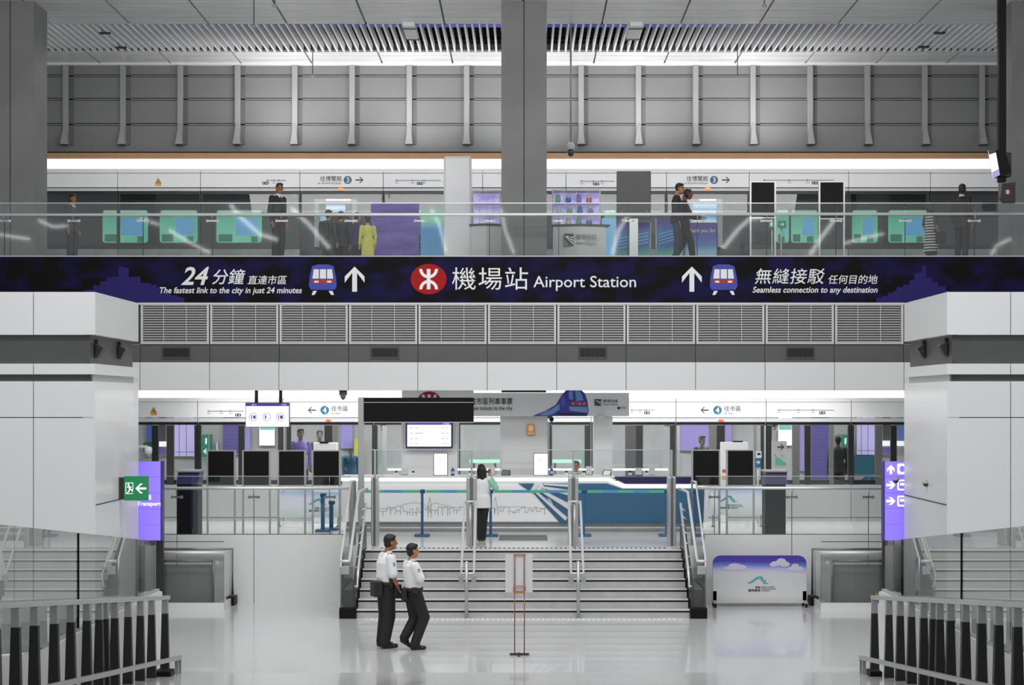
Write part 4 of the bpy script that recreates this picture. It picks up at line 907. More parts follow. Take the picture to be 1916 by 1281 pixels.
def stanchion(lab, px, yb, yt, D, belt=None, wpx=5, group='queue barrier posts'):
    x = X(px, D); t = thing('barrier_post', lab, 'barrier post', (x, D, PF), group); zt = Z(yt, D); w = wpx * D / F / 2
    c = M('2c5f8a', .35)
    obj('post', MB().box(x - w, x + w, D - w, D + w, PF + .05, zt, 0, .012), c, t)
    obj('base_plate', MB().box(x - .16, x + .16, D - .16, D + .16, PF, PF + .05, 0, .015), M('2f6088', .4), t)
    hd = obj('belt_head', MB().box(x - w - .012, x + w + .035, D - w - .012, D + w + .012, zt - .085, zt - .005, 0, .01), M('1f3f68', .4), t)
    if belt:
        D2 = D; z = zt - .045
        m = MB(); n = max(2, int((belt[1] - belt[0]) / 28)); 
        for k in range(n):
            a, b = belt[0] + (belt[1] - belt[0]) * k / n, belt[0] + (belt[1] - belt[0]) * (k + 1) / n
            m.box(X(a, D), X(b, D), D - .003, D + .003, z - .03, z + .03, k % 2)
        obj('belt', m, [M('4fae90', .5), M('4f90b8', .5)], t, 'blue and green belt')
    return t
stanchion('blue queue barrier post standing left of the woman, in front of the counter', 790, 1003, 915, 37.3, (682, 787))
stanchion('blue queue barrier post immediately right of the woman', 918, 1003, 915, 37.3, (797, 914))
stanchion('blue queue barrier post beside the right stair gate post', 1092, 1003, 915, 37.3, (925, 1088))
stanchion('blue queue barrier post beside the right end gate post', 1247, 1003, 915, 37.3, (1099, 1243))
stanchion('blue green post at the left balustrade, left of the pair', 604, 992, 922, 38.7, None, 7, 'blue posts by the left balustrade')
stanchion('shorter blue green post at the left balustrade, right of the pair', 620, 992, 936, 39.12, None, 7.5, 'blue posts by the left balustrade')
tag(obj('floor_mat', MB().box(X(934, 36.9), X(1024, 36.9), 36.15, 37.5, PF, PF + .012, 0, .004), M(120, .8, noise=.06, nscale=6)), 'grey floor mat in front of the counter right of the woman', 'mat')
# gate posts at the stair head
def gate_post(lab, px, w, D, glass):
    x = X(px, D); h = w / 2 * D / F; zt = Z(892, D)
    t = thing('gate_post', lab, 'gate post', (x, D, PF), 'silver gate posts at the stair head')
    obj('fin', MB().box(x - h, x - h * .25, D, D + .5, PF, zt, 0, .03), STEEL, t); obj('fin', MB().box(x + h * .25, x + h, D, D + .5, PF, zt, 0, .03), STEEL, t)
    obj('core', MB().box(x - h * .25, x + h * .25, D + .04, D + .46, PF, zt - .03), M(105, .4), t)
    obj('glass_leaf', MB().box(x + glass * h * .3, x + glass * (h + .13), D + .2, D + .215, zt - .02, Z(842, D)), GLASS, t)
    obj('glass_clip', MB().box(x - .02, x + .02, D + .17, D + .24, zt - .02, Z(842, D), 0, .004), M(190, .25, .6), t)
gate_post('silver gate post at the left end of the stair head', 700, 12, 34.75, 1)
gate_post('silver gate post at the stair head in front of the woman', 882, 19, 34.75, -1)
gate_post('silver gate post at the stair head in front of the seated clerk', 1073, 19, 34.75, 1)
gate_post('silver gate post at the right end of the stair head', 1258, 14, 34.75, 1)
# centre handrails of the stairs
for lab, px in (('double silver handrail on the stairs, left one below the woman', 879), ('double silver handrail on the stairs, right one below the clerk', 1076)):
    x0 = X(px, 34.0); t = thing('stair_handrail', lab, 'handrail', (x0, DB, 0), 'handrails in the middle of the stairs')
    m = MB(); zt, zb = Z(939, 34.3), Z(1073, 32.6)
    loop = [(x0 - .11, 34.5, zt), (x0 - .11, 34.2, zt), (x0 - .115, 32.75, zb + .09), (x0 - .115, 32.6, zb), (x0 + .115, 32.6, zb), (x0 + .115, 32.75, zb + .09), (x0 + .11, 34.2, zt), (x0 + .11, 34.5, zt)]
    m.tube(loop, .024, 10); m.tube([(x0 - .11, 34.5, zt), (x0 + .11, 34.5, zt)], .018, 8)
    obj('rail', m, RAIL, t)
    obj('post', MB().tube([(x0, DB - .06, 0), (x0, DB - .06, zb + .28)], .03), STEEL, t)
    obj('post', MB().tube([(x0, 34.33, PF), (x0, 34.33, zt - .05)], .03), STEEL, t)
    b = MB().tube([(x0, DB - .06, zb + .25), (x0, 32.62, zb + .14), (x0, 32.7, zb + .12)], .016, 6)
    for s in (-1, 1): b.tube([(x0, 32.7, zb + .12), (x0 + s * .115, 32.75, zb + .09)], .012, 6).box(x0 + s * .115 - .045, x0 + s * .115 + .045, 32.57, 32.63, zb - .16, zb - .03, 0, .008)
    obj('bracket', b, M(170, .3, .5), t)
    b = MB()
    for s in (-1, 1): b.tube([(x0, 34.33, zt - .07), (x0 + s * .11, 34.33, zt - .01)], .012, 6)
    obj('bracket', b, M(170, .3, .5), t)
# side balustrades of the stairs
for sgn, lab in ((-1, 'glass and steel stair balustrade at the left edge of the stairs'), (1, 'glass and steel stair balustrade at the right edge of the stairs')):
    t = thing('stair_balustrade', lab, 'balustrade', (sgn * 3.18, DB, 0))
    xi, xo = sgn * 3.035, sgn * 3.34
    obj('newel_base', MB().box(xi, xo, DB - .1, DB + .15, 0, .19, 0, .006), BLACK, t)
    obj('side_panel', MB().prism_x([(DB + .16, .0), (34.47, .0), (34.47, 1.55), (33.9, 1.55), (DB + .16, .55)], sgn * 3.12, sgn * 3.06), M(72, .25, .2), t, 'dark inner side panel')
    obj('front_glass', MB().box(sgn * 3.06, sgn * 3.33, DB - .02, DB - .008, .19, .93), GLASS_SIDE, t)
    obj('glass_panel', MB().prism_x([(DB + .16, .19), (34.46, .2), (34.46, 2.36), (34.0, 2.36), (DB + .16, 1.05)], xo - sgn * .02, xo - sgn * .006), GLASS_SIDE, t)
    obj('core_panel', MB().box(sgn * 3.12, sgn * 3.3, DB + .17, 34.46, 0.02, .5), M(84, .3), t)
    obj('edge_strip', MB().tube([(xo - sgn * .013, DB + .12, .2), (xo - sgn * .013, DB + .12, 1.07), (xo - sgn * .013, 34.0, 2.38), (xo - sgn * .013, 34.45, 2.38)], .017, 8), RAIL, t)
    m = MB(); xr = sgn * 3.17
    m.tube([(sgn * 3.33, DB - .05, 1.04), (xr, DB - .05, 1.04), (xr, DB + .15, 1.10), (xr, 33.95, 2.20), (sgn * 3.05, 34.45, 2.24)], .028, 10)
    obj('handrail', m, RAIL, t)
    m = MB(); xr = sgn * 3.03
    m.tube([(xr + sgn * .06, DB + .16, .56), (xr, DB + .16, .56), (xr, DB + .16, .78), (xr, DB + .3, .88), (xr, 33.95, 1.98)], .024, 10)
    obj('lower_handrail', m, RAIL, t)
    b = MB()
    for q in (0.06, .22, .42, .58, .82, .95): b.tube([(xr, DB + .3 + q * 1.35, .86 + q * 1.1), (sgn * 3.1, DB + .3 + q * 1.35, .80 + q * 1.1)], .010, 6)
    obj('bracket', b, RAIL, t)
    obj('clamp_plate', MB().box(sgn * 3.16, sgn * 3.31, DB - .05, DB - .03, .80, .95, 0, .006), M(180, .3, .5), t)
# glass balustrades on the platform edge
def edge_balustrade(lab, x0, x1, js, rail_end):
    t = thing('glass_balustrade', lab, 'balustrade', (X((x0 + x1) / 2, DW), DW, KERB)); D = DW + .08
    e = [x0] + js + [x1]
    for a, b in zip(e, e[1:]): obj('glass_panel', MB().box(X(a + .6, D), X(b - .6, D), D, D + .02, KERB - .05, Z(891, D)), GLASS_UP, t)
    obj('top_edge', MB().pbox(x0, 890, x1, 891.2, D - .003, .026), M(190, .3, .4), t)
    obj('handrail', MB().tube([(X(x0, D), D - .09, Z(912.5, D)), (X(x1, D), D - .09, Z(912.5, D))], .03), RAIL, t)
    for x in js:
        m = MB().pbox(x - 9, 927.8, x + 9, 931.5, D - .03, .03)
        for q in (-8.5, 8.5): m.tube([P(x + q, 929.6, D + .03), P(x + q, 929.6, D - .05)], .033)
        obj('clamp', m, M(120, .35, .4), t); obj('bracket', MB().tube([P(x, 929, D - .02), (X(x, D), D - .09, Z(914, D))], .01, 6), STEEL, t)
        obj('joint_seal', MB().pbox(x - .6, 932, x + .6, 999, D + .003, .012), M(60, .6), t)
edge_balustrade('glass balustrade with silver handrail on the platform edge left of the stairs', 235, 656, [331, 475, 617], 0)
edge_balustrade('glass balustrade with silver handrail on the platform edge right of the stairs', 1302, 1720, [1337, 1481.5, 1625], 0)
# short brushed gate fins between balustrade and stairs
for lab, px in (('low grey post between the left balustrade and the stairs', 659), ('low grey post between the right balustrade and the stairs', 1300)):
    tag(obj('end_post', MB().box(X(px - 5, 34.9), X(px + 5, 34.9), 34.9, 35.2, PF, Z(899, 34.9), 0, .02), M(135, .35, .5)), lab, 'post')

# ================================================================ escalator wells in front of the platform wall
def well(lab, sgn, xin, xout, xrail):
    """Glass guarded stairwell: kerb, glass front, handrails, black newel."""
    D = 33.25; t = thing('escalator_guard', lab, 'glass guard', (X((xin + xout) / 2, D), D, 0))
    a, b = X(xin, D), X(xout, D)
    obj('kerb', MB().box(a, b, D, D + .12, 0, .145).box(a, a - sgn * .12 if False else a + (b - a) / abs(b - a) * .12, D + .12, DW - .35, 0, .145), PANEL, t)
    obj('glass_panel', MB().box(a, b, D + .04, D + .055, .145, 1.05), GLASS_SIDE, t)
    obj('handrail', MB().tube([(a, D + .02, 1.09), (b, D + .02, 1.09)], .03), RAIL, t)
    obj('end_glass', MB().box(a + (b - a) * .012, a + (b - a) * .02, D + .06, DW - .4, .145, 1.05), GLASS, t)
    obj('back_handrail', MB().tube([(b, DW - .25, 1.08), (X(xrail, DW - .25), DW - .25, 1.08), (X(xrail, DW - .25), DW - .25, .2)], .028), M(150, .3, .6), t)
    obj('newel', MB().box(X(xrail - 9 * -sgn * -1, DW - .3) - .02, X(xrail + 9, DW - .3), DW - .45, DW - .05, 0, .16, 0, .01) if False else MB().box(X(xrail, DW) - .1, X(xrail, DW) + .1, DW - .42, DW - .02, 0, .17, 0, .01), BLACK, t)
    bt = MB().tube([P(xin + sgn * 12 * 1, 1052, D + .06), P(xin + sgn * 12, 1052, D - .0)], .034, 16)
    obj('glass_bolt', bt, M(190, .25, .6), t)
    dk = obj('inner_panel', MB().box(a + (b - a) * .22, b, D + .5, D + .54, .02, .82), M(170, .35, .1), t)
    obj('inner_rail', MB().tube([(a + (b - a) * .2, D + .45, .9), (b, D + .45, .9)], .025).tube([(a + (b - a) * .2, D + .45, .9), (a + (b - a) * .2, D + .45, .02)], .025), M(150, .3, .5), t)
well('glass guard with silver handrail by the left violet sign', -1, 419, 280, 435)
well('glass guard with silver handrail by the right violet sign', 1, 1536, 1680, 1520)
# recessed rim line of the wall above the wells
for lab, a, b in (('left', 286, 419), ('right', 1536, 1700)): struct('trim_wall_%s' % lab, MB().pbox(a, 1012.3, b, 1013.3, DW - .004, .01), JOINT)

# ---------------------------------------------------------------- cloud billboard on castors
D = 33.9
t = thing('cloud_billboard', 'rounded billboard with violet sky and clouds on castors right of the stairs', 'billboard', (X(1421, D), D, 0))
def mtr(x0, x1, y0, y1, D): return [(X(x, D), Z(y, D)) for x, y in rrect(x0, y0, x1, y1, 0.01)]
pts = [(X(x, D), Z(y, D)) for x, y in ([(1334, 1128), (1334, 1053)] + [(1349 + 15 * math.cos(math.radians(a)), 1053 + 14 * math.sin(math.radians(a))) for a in range(190, 271, 16)] + [(1494 + 15 * math.cos(math.radians(a)), 1053 + 14 * math.sin(math.radians(a))) for a in range(270, 356, 16)] + [(1509, 1053), (1509, 1128)])]
obj('board', MB().prism(pts, D, .06), M_bands([(0, 'bdbdbd'), (.18, 'd2d2d2'), (.62, 'c9c9cc'), (.70, 'b9b0d8'), (.78, '5f80c8'), (.86, '4a38a0'), (1, '45309a')], -.47, .47, .4, 0, .14), t)
for part in (((1375, 1058, 12, 4.5), (1384, 1061, 13, 5), (1368, 1063, 13, 4)), ((1452, 1054, 10, 4.5), (1462, 1050, 9, 6), (1468, 1055, 10, 5), (1447, 1056, 7, 4)), ((1488, 1059, 7, 5), (1495, 1064, 9, 5), (1482, 1064, 9, 4))):
    cl = MB()
    for q, (cx, cy, rx, ry) in enumerate(part): cl.poly(oval(cx, cy, rx, ry, 22), D - .004 - .0005 * q, .005)
    obj('cloud_print', cl, M('c4c0d6', .5), t, 'white cloud print')
airport_logo(1422, 1084, .72, D, t)
f = MB()
for px in (1337, 1506):
    f.box(X(px, D) - .04, X(px, D) + .04, D + .0, D + .06, .12, .3).box(X(px, D) - .03, X(px, D) + .03, D - .18, D + .25, .08, .11)
obj('stand', f, STEEL, t)
for px in (1337, 1506):
    for dy in (-.15, .22): obj('castor', MB().tube([(X(px, D) - .02, D + dy, .04), (X(px, D) + .02, D + dy, .04)], .04, 14), BLACK, t)
# ---------------------------------------------------------------- violet lit totems
VIO = M('8f78f0', .4, emit=.62); VIO2 = M('6a55c8', .4, emit=.3)
D = 33.0
def totem(lab, x0, x1, xp0, xp1, ys):
    t = thing('totem_sign', lab, 'totem sign', (X((x0 + x1) / 2, D), D, 0))
    e = ys
    for a, b in zip(e, e[1:]): obj('light_panel', MB().pbox(x0, a + .4, x1, b - .4, D, .1), VIO, t, 'glowing violet panel')
    obj('core', MB().pbox(x0, e[0], x1, e[-1], D + .1, .12), M('2f2360', .4), t)
    obj('post', MB().box(X(xp0, D), X(xp1, D), D + .11, D + .21, 0, Z(e[-1], D)), M(46, .4), t)
    obj('side_edge', MB().pbox(*( (x1 - 1.5, e[0] - 1, x1 + 1, e[-1]) if xp1 < 900 else (x0 - 1.5, e[0] - 1, x0 + .5, e[-1])), D - .004, .23), M('3f2f88', .4), t)
    return t
tl = totem('violet lit sign totem behind the left block, beside the green exit sign', 205, 302, 240, 303, (863, 892, 922, 952, 982, 1011))
text('to Transport', D, (244, 938, 301, 948), M(240, .4, emit=.9), tl, bold=.012); text('交通', D, (262, 925, 283, 935), M(240, .4, emit=.9), tl)
trr = totem('violet lit sign totem behind the right block, with white arrows', 1655, 1752, 1654, 1720, (863, 891.5, 921.5, 951, 981, 1011))
WL = M(245, .4, emit=.95)
for cy, d in ((878, 'u'), (907, 'r'), (937, 'r')): obj('arrow_sign', MB().poly(arrow(1667, cy, 14, 17, 4.6, d), D - .006, .006), WL, trr)
for cy in (877, 907, 937):
    ic = obj('pictogram', MB().poly(rrect(1679, cy - 10, 1701, cy + 10, 3), D - .006, .006), WL, trr); obj('pictogram_symbol', MB().poly(rrect(1682, cy - 7, 1698, cy + 7, 2), D - .009, .004).pbox(1684, cy - 4, 1696, cy + 1, D - .012, .004, 1) if cy > 880 else MB().poly(oval(1688, cy, 5, 6), D - .009, .004), [VIO, WL] if cy > 880 else VIO, ic)
# ---------------------------------------------------------------- green exit sign and small cameras on the block faces
D = 30.9
t = thing('exit_sign', 'green lit exit sign with running figure and left arrow on the left block', 'sign', P(250, 913, D))
obj('housing', MB().box(-7.09, X(233, D) + .002, D + .02, D + .1, Z(934, D), Z(893, D)), M(48, .4), t); GR = M('1d7a4a', .4, emit=.32)
obj('face', MB().pbox(232, 890.5, 277, 936, D, .07, 0, .004), GR, t)
obj('frame_print', MB().pbox(235, 902.5, 249, 903.5, D - .004, .004).pbox(235, 922.8, 249, 923.8, D - .004, .004).pbox(235, 903.5, 236, 922.8, D - .004, .004).pbox(248, 903.5, 249, 916, D - .004, .004), M(235, .4, emit=.8), t)
rf = MB(); rr_ = lambda p, q, r: rf.tube([P(*p, D - .004), P(*q, D - .004)], r * D / F, 6)
rf.poly(oval(240.3, 906.2, 1.7, 1.7, 12), D - .006, .004)
for p, q, r in (((241, 909), (243, 915), 1.3), ((241, 909), (237.5, 911.5), .7), ((242, 909.5), (246, 912), .7), ((243, 915), (247.5, 916.5), 1), ((247.5, 916.5), (247.5, 920), .9), ((243, 915), (241, 919), 1), ((241, 919), (238, 922), .9)): rr_(p, q, r)
obj('running_figure', rf, M(240, .4, emit=.9), t); obj('arrow_sign', MB().poly(arrow(263.5, 913.5, 18, 20, 3.6, 'l'), D - .006, .006), M(240, .4, emit=.9), t)
t = thing('wall_camera', 'pale bracket camera on the edge of the left block above the violet sign', 'camera', P(270, 845, 32.6))
D = 32.62
obj('bracket', MB().pbox(252, 833, 274, 838, D, .1, 0, .01).pbox(252, 833, 258, 858, D, .12, 0, .01), M(195, .4), t); obj('housing', MB().lathe(tuple(P(277.5, 851, D + .03)), [(.03, 0), (.065, .03), (.075, .08), (.065, .14), (.03, .16)], 16), M(200, .4), t); obj('dome', MB().ell(P(277.5, 853, D + .03), (.055, .055, .05)), M(120, .2), t)
for lab, px, py, D in (('small grey dome detector on the violet sign at the right', 1677, 899, 32.85), ('small grey dome detector on the inner face of the right block', 1733, 905, 30.6)):
    t = thing('dome_detector', lab, 'detector', P(px, py, D)); x, y, z = P(px, py, D)
    obj('arm', MB().box(x, 7.03 if px > 1700 else x + .05, y + .0, y + (.06 if px > 1700 else .149), z + .03, z + .07), M(170, .4), t)
    obj('body', MB().lathe((x, y + .03, z - .05), [(.05, .05), (.07, .06), (.07, .09), (.06, .10)], 16), M(175, .4), t); obj('lens', MB().lathe((x, y + .03, z - .05), [(.01, 0), (.04, .02), (.055, .05)], 16), M(40, .3), t)

# ================================================================ foreground: ramp kerbs, parapet glass, barriers, stand
def ramp_z(y): return max(0.0, (25.6 - y) * .1)
def parapet(lab, sgn, x):
    t = thing('glass_parapet', lab, 'parapet', (sgn * x, 22, ramp_z(22)))
    pts = [(25.9, 0), (25.9, 1.14), (25.8, 1.16), (20.0, 1.17), (19.0, 1.2), (16.0, 1.55), (14.0, 1.75), (14.0, 1.16), (25.6, 0)]
    obj('plinth', MB().prism_x(pts, sgn * (x - .0), sgn * (x + .22)), PANEL, t)
    js = [25.75, 21.25, 18.6, 14.0]
    for a, b in zip(js, js[1:]):
        def base(y): return 1.15 if y > 20 else 1.15 + .12 * max(0, 19.6 - y)
        g = [(a - .005, base(a)), (a - .005, 1.89 + (25.8 - a) * .1), (b + .005, 1.89 + (25.8 - b) * .1), (b + .005, base(b))]
        if a > 20 > b: g = [(a - .005, 1.15), (a - .005, 1.89 + (25.8 - a) * .1), (b + .005, 1.89 + (25.8 - b) * .1), (b + .005, base(b)), (19.6, 1.15)]
        obj('glass_panel', MB().prism_x(g, sgn * (x + .06), sgn * (x + .075)), GLASS_SIDE, t)
    obj('joint_seal', MB().box(sgn * (x + .05), sgn * (x + .08), 21.24, 21.26, 1.16, 2.34), BLACK, t)
    obj('channel', MB().prism_x([(25.85, 1.14), (25.85, 1.19), (20.0, 1.20), (16.0, 1.60), (16.0, 1.55), (20.0, 1.15)], sgn * (x + .03), sgn * (x + .11)), M(190, .3, .5), t)
parapet('glass parapet on a white plinth along the left side of the ramp', -1, 5.3)
parapet('glass parapet on a white plinth along the right side of the ramp', 1, 5.22)
def barrier(lab, sgn, xc, pxs):
    t = thing('ramp_barrier', lab, 'barrier', (sgn * xc, 22, ramp_z(22)))
    pt = lambda y, z: (sgn * xc, y, ramp_z(y) + z)
    obj('top_rail', MB().hexa([(sgn * xc - .035, 14, ramp_z(14) + 1.06), (sgn * xc + .035, 14, ramp_z(14) + 1.06), (sgn * xc + .035, 25.3, ramp_z(25.3) + 1.06), (sgn * xc - .035, 25.3, ramp_z(25.3) + 1.06),
                              (sgn * xc - .045, 14, ramp_z(14) + 1.12), (sgn * xc + .045, 14, ramp_z(14) + 1.12), (sgn * xc + .045, 25.3, ramp_z(25.3) + 1.12), (sgn * xc - .045, 25.3, ramp_z(25.3) + 1.12)], 0, .01), M(175, .3, .4), t)
    for px in pxs:
        y = xc * F / abs(px - CX); z = ramp_z(y); x = sgn * xc
        def wedge(z0, z1, w0, w1):
            return MB().hexa([(x - w0 / 2 , y - w0 * .5, z0), (x + w0 / 2, y - w0 * .5, z0), (x + w0 / 2, y + .03, z0), (x - w0 / 2, y + .03, z0), (x - w1 / 2, y - w1 * .5, z1), (x + w1 / 2, y - w1 * .5, z1), (x + w1 / 2, y + .03, z1), (x - w1 / 2, y + .03, z1)])
        p = obj('post', wedge(z, z + .87, .125, .085), M(44, .45, spec=.2), t)
        obj('post_top', wedge(z + .87, z + 1.06, .085, .08), M(160, .35, .2), p, 'pale grey upper end of the post')
    xr = sgn * (xc - .17)
    r = MB().hexa([(xr - .03, 16, ramp_z(16) + .2), (xr + .03, 16, ramp_z(16) + .2), (xr + .03, 25.35, .2 + ramp_z(25.35)), (xr - .03, 25.35, .2 + ramp_z(25.35)), (xr - .03, 16, ramp_z(16) + .26), (xr + .03, 16, ramp_z(16) + .26), (xr + .03, 25.35, .26 + ramp_z(25.35)), (xr - .03, 25.35, .26 + ramp_z(25.35))], 0, .008)
    for y in (25.3, 25.1): r.box(xr - .025, xr + .025, y - .02, y + .02, ramp_z(y), ramp_z(y) + .2)
    obj('bumper_rail', r, M(165, .3, .4), t)
    obj('shoe', MB().box(sgn * xc - .03, sgn * (xc - .2), 24.5, 24.8, ramp_z(24.5) - .02, ramp_z(24.5) + .07, 0, .01), BLACK, t)
barrier('dark post barrier with grey rail at the lower left corner', -1, 5.1, (309, 284, 263, 240, 215, 197, 186, 163, 133, 102, 65, 30, -8))
barrier('dark post barrier with grey rail at the lower right corner', 1, 5.02, (1636, 1663, 1684, 1705, 1728, 1746, 1758, 1778, 1806, 1836, 1868, 1903, 1940))
D = 26.7
t = thing('belt_post', 'thin red and white pole with yellow and black head behind the right barrier', 'pole', (X(1646, D), D, 0))
x = X(1645, D)
obj('pole', MB().tube([(x, D, .03), (x, D, .92)], .022, 10), M('c8b0b4', .4), t); obj('stripe', MB().box(x + .012, x + .03, D - .02, D + .005, .03, .75), M('a03a50', .4), t)
obj('head', MB().box(x - .04, x + .04, D - .04, D + .04, .9, 1.05, 0, .01), BLACK, t); obj('head_band', MB().box(x - .043, x - .02, D - .043, D + .043, .93, 1.04).box(x + .02, x + .043, D - .043, D + .043, .93, 1.04), M('8a8a28', .4), t); obj('foot', MB().box(x - .12, x + .1, D - .12, D + .12, 0, .05, 0, .01), BLACK, t)
# glowing tubes added behind the viewer, mirrored as streaks in the deck balustrade
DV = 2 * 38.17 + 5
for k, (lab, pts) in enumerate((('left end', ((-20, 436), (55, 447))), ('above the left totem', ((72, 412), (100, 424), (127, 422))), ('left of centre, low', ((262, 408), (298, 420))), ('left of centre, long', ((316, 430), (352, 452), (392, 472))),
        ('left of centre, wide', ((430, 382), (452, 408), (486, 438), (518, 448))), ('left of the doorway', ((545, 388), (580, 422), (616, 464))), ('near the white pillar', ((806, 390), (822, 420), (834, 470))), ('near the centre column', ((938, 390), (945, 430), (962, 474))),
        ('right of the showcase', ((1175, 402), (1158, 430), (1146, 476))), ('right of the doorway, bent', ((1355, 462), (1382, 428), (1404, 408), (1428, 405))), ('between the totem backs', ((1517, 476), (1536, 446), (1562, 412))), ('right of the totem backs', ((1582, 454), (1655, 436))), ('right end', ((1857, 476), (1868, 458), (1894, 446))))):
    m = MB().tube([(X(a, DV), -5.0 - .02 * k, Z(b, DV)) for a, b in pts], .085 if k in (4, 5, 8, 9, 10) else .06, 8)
    tag(obj('streak_tube', m, M(245, .4, emit=5.0)), 'added glowing tube mirrored in the deck balustrade, %s' % lab, 'streak tube', 'added streak tubes')
# the white notice on its pole stand
D = 27.4; ZB = 0
t = thing('notice_stand', 'blank white board on a stand with two thin poles in front of the stairs', 'notice stand', (X(970, D), D, 0))
def fpx(py): return Z(py, D)
obj('board', MB().pbox(945.5, 1036.5, 996.5, 1108, D - .03, .012), M(216, .5), t)
m = MB()
for px in (963, 981): obj('pole', MB().tube([(X(px, D), D - .045, .03), (X(px, D), D - .045, fpx(1037))], .0085, 8), M_bands([(0, 'a03a48'), (.2, '5a5a5a'), (.4, 'a03a48'), (.55, 'b07a30'), (.62, 'a04060'), (.8, '505050'), (1, 'a0524a')], -.75, .75, .4), t)
obj('clip', MB().pbox(961, 1036.2, 983.5, 1038.5, D - .056, .012), M('b87f45', .4, .3), t, 'bronze clip')
obj('clip', MB().pbox(962, 1096, 982, 1097.5, D - .056, .012).pbox(960.5, 1105.5, 982, 1109.5, D - .06, .02).pbox(960.5, 1097, 962.5, 1106, D - .056, .01).pbox(981.5, 1097, 983.5, 1106, D - .056, .01), M('b87f45', .4, .3), t, 'bronze clip')
obj('foot', MB().box(X(954, D), X(990, D), D - .062, D - .03, 0, .035).box(X(971, D) - .02, X(971, D) + .02, D - .2, D + .18, 0, .015), M(70, .4, .3), t)

# ================================================================ what lies beyond the lower screen doors
BK = 47.0
struct('wall_trackside', MB().box(-13, 13, BK, BK + .1, 1.42, 4.4), M(200, .5, noise=.05))
def bg(name, lab, cat, x0, y0, x1, y1, D, mat, th=.05, down=True, gz=1.0):
    m = MB().box(X(x0, D), X(x1, D), D, D + th, Z(y1, D), Z(y0, D))
    return tag(obj(name, m, mat), lab, cat)
LIL, LILB, LOUVP = M('c8bcf0', .4, emit=.35), M('a598d8', .4, emit=.22), None
def wallthing(name, lab, cat, rect, mat, extra=None, D=46.9):
    t = thing(name, lab, cat, P((rect[0] + rect[2]) / 2, rect[3], D)); x0, y0, x1, y1 = rect
    p = obj('panel', MB().pbox(x0, y0, x1, y1, D, BK - D), mat, t)
    f = MB()
    for a, b, c, d in ((x0 - .8, y0, x0, y1), (x1, y0, x1 + .8, y1), (x0 - .8, y1, x1 + .8, y1 + 1)): f.pbox(a, b, c, d, D - .02, .12)
    obj('frame', f, M(170, .4), t)
    if extra: extra(t, x0, y0, x1, y1, D)
    return t
def cross(t, x0, y0, x1, y1, D):
    m = MB()
    for q in (.25, .6): m.pbox(x0 + (x1 - x0) * q - .4, y0, x0 + (x1 - x0) * q + .4, y1, D - .006, .006)
    m.pbox(x0 + 2, y1 - 8, x1, y1 - 7.2, D - .007, .006); obj('mullions', m, M(95, .5), t)
def slats(t, x0, y0, x1, y1, D):
    m = MB(); n = int((y1 - y0) / 3)
    for k in range(n): m.pbox(x0, y0 + k * 3, x1, y0 + k * 3 + 1.2, D - .02, .02)
    obj('slats', m, M('54488a', .5), t)
def paper(t, x0, y0, x1, y1, D):
    obj('print', MB().pbox(x0 + 1.5, y0 + 3, x1 - 1, y0 + (y1 - y0) * .45, D - .006, .006), M_bands([(0, '8fd0b8'), (1, '8fc8d8')], -.2, .2, .5, .3), t)
wallthing('light_box', 'pale lilac lit panel beyond the screen doors near the left violet sign', 'panel', (326, 780, 363.5, 853), LIL, cross)
wallthing('roller_shutter', 'violet slatted shutter beyond the screen doors left of the hanging screen', 'shutter', (417, 780, 446, 850), M('9488cc', .4, emit=.2), slats)
wallthing('light_box', 'narrow lilac lit panel beyond the screen doors beside the left violet shutter', 'panel', (458, 780, 468, 848), LILB)
wallthing('poster', 'white poster with mint print beyond the screen doors under the hanging screen', 'poster', (485, 780, 514, 833), M(244, .4, emit=.7), paper)
wallthing('light_box', 'lilac lit panel beyond the screen doors left of the gantry post', 'panel', (637, 780, 660, 838), LILB)
wallthing('poster', 'yellow green poster beyond the screen doors left of the gantry post', 'poster', (662.5, 821, 672, 852), M('c2c05a', .5, emit=.25), None, 46.6)
wallthing('information_desk', 'blue counter panel beyond the screen doors left of the gantry post', 'panel', (639, 854, 670, 874), M('35617f', .4, emit=.15), None, 46.2)
wallthing('light_box', 'small lilac lit slot left of the row of dark display backs', 'panel', (404, 828, 408, 850), LIL)
wallthing('light_box', 'blue lit panel at the far left end beyond the screen doors', 'panel', (273, 780, 284, 824), M('4f5fa8', .4, emit=.25))
wallthing('light_box', 'dark green panel at the far left end beyond the screen doors', 'panel', (268, 828, 284, 846), M('1f6045', .4, emit=.15), None, 46.7)
wallthing('light_box', 'dark grey panel with white sill beyond the screen doors near the left violet sign', 'panel', (297, 780, 310, 825), M(85, .5))
wallthing('light_box', 'small violet panel below the white sill near the left violet sign', 'panel', (297, 836, 310, 852), M('7a70b0', .4, emit=.2))
tag(obj('bright_sill', MB().pbox(296, 826, 311, 835, 46.6, .4), M(245, .4, emit=.6)), 'white glowing sill beyond the screen doors near the left violet sign', 'sill')
wallthing('light_box', 'large lilac lit panel beyond the screen doors right of the counter', 'panel', (1272, 780, 1327, 842), LILB)
wallthing('light_box', 'narrow lilac lit panel beyond the screen doors left of the white frame', 'panel', (1357, 780, 1369, 836), LILB)
wallthing('poster', 'white poster with mint print beyond the screen doors right of the stairs', 'poster', (1456, 780, 1482, 833), M(244, .4, emit=.7), paper)
wallthing('light_box', 'narrow lilac lit panel beside the right violet shutter', 'panel', (1497, 780, 1505, 880), LILB)
wallthing('roller_shutter', 'violet slatted shutter beyond the screen doors right of the stairs', 'shutter', (1518, 780, 1551, 905), M('9488cc', .4, emit=.2), slats)
wallthing('light_box', 'pale lilac lit panel beyond the screen doors near the right violet sign', 'panel', (1603, 780, 1638, 850), LIL, cross)
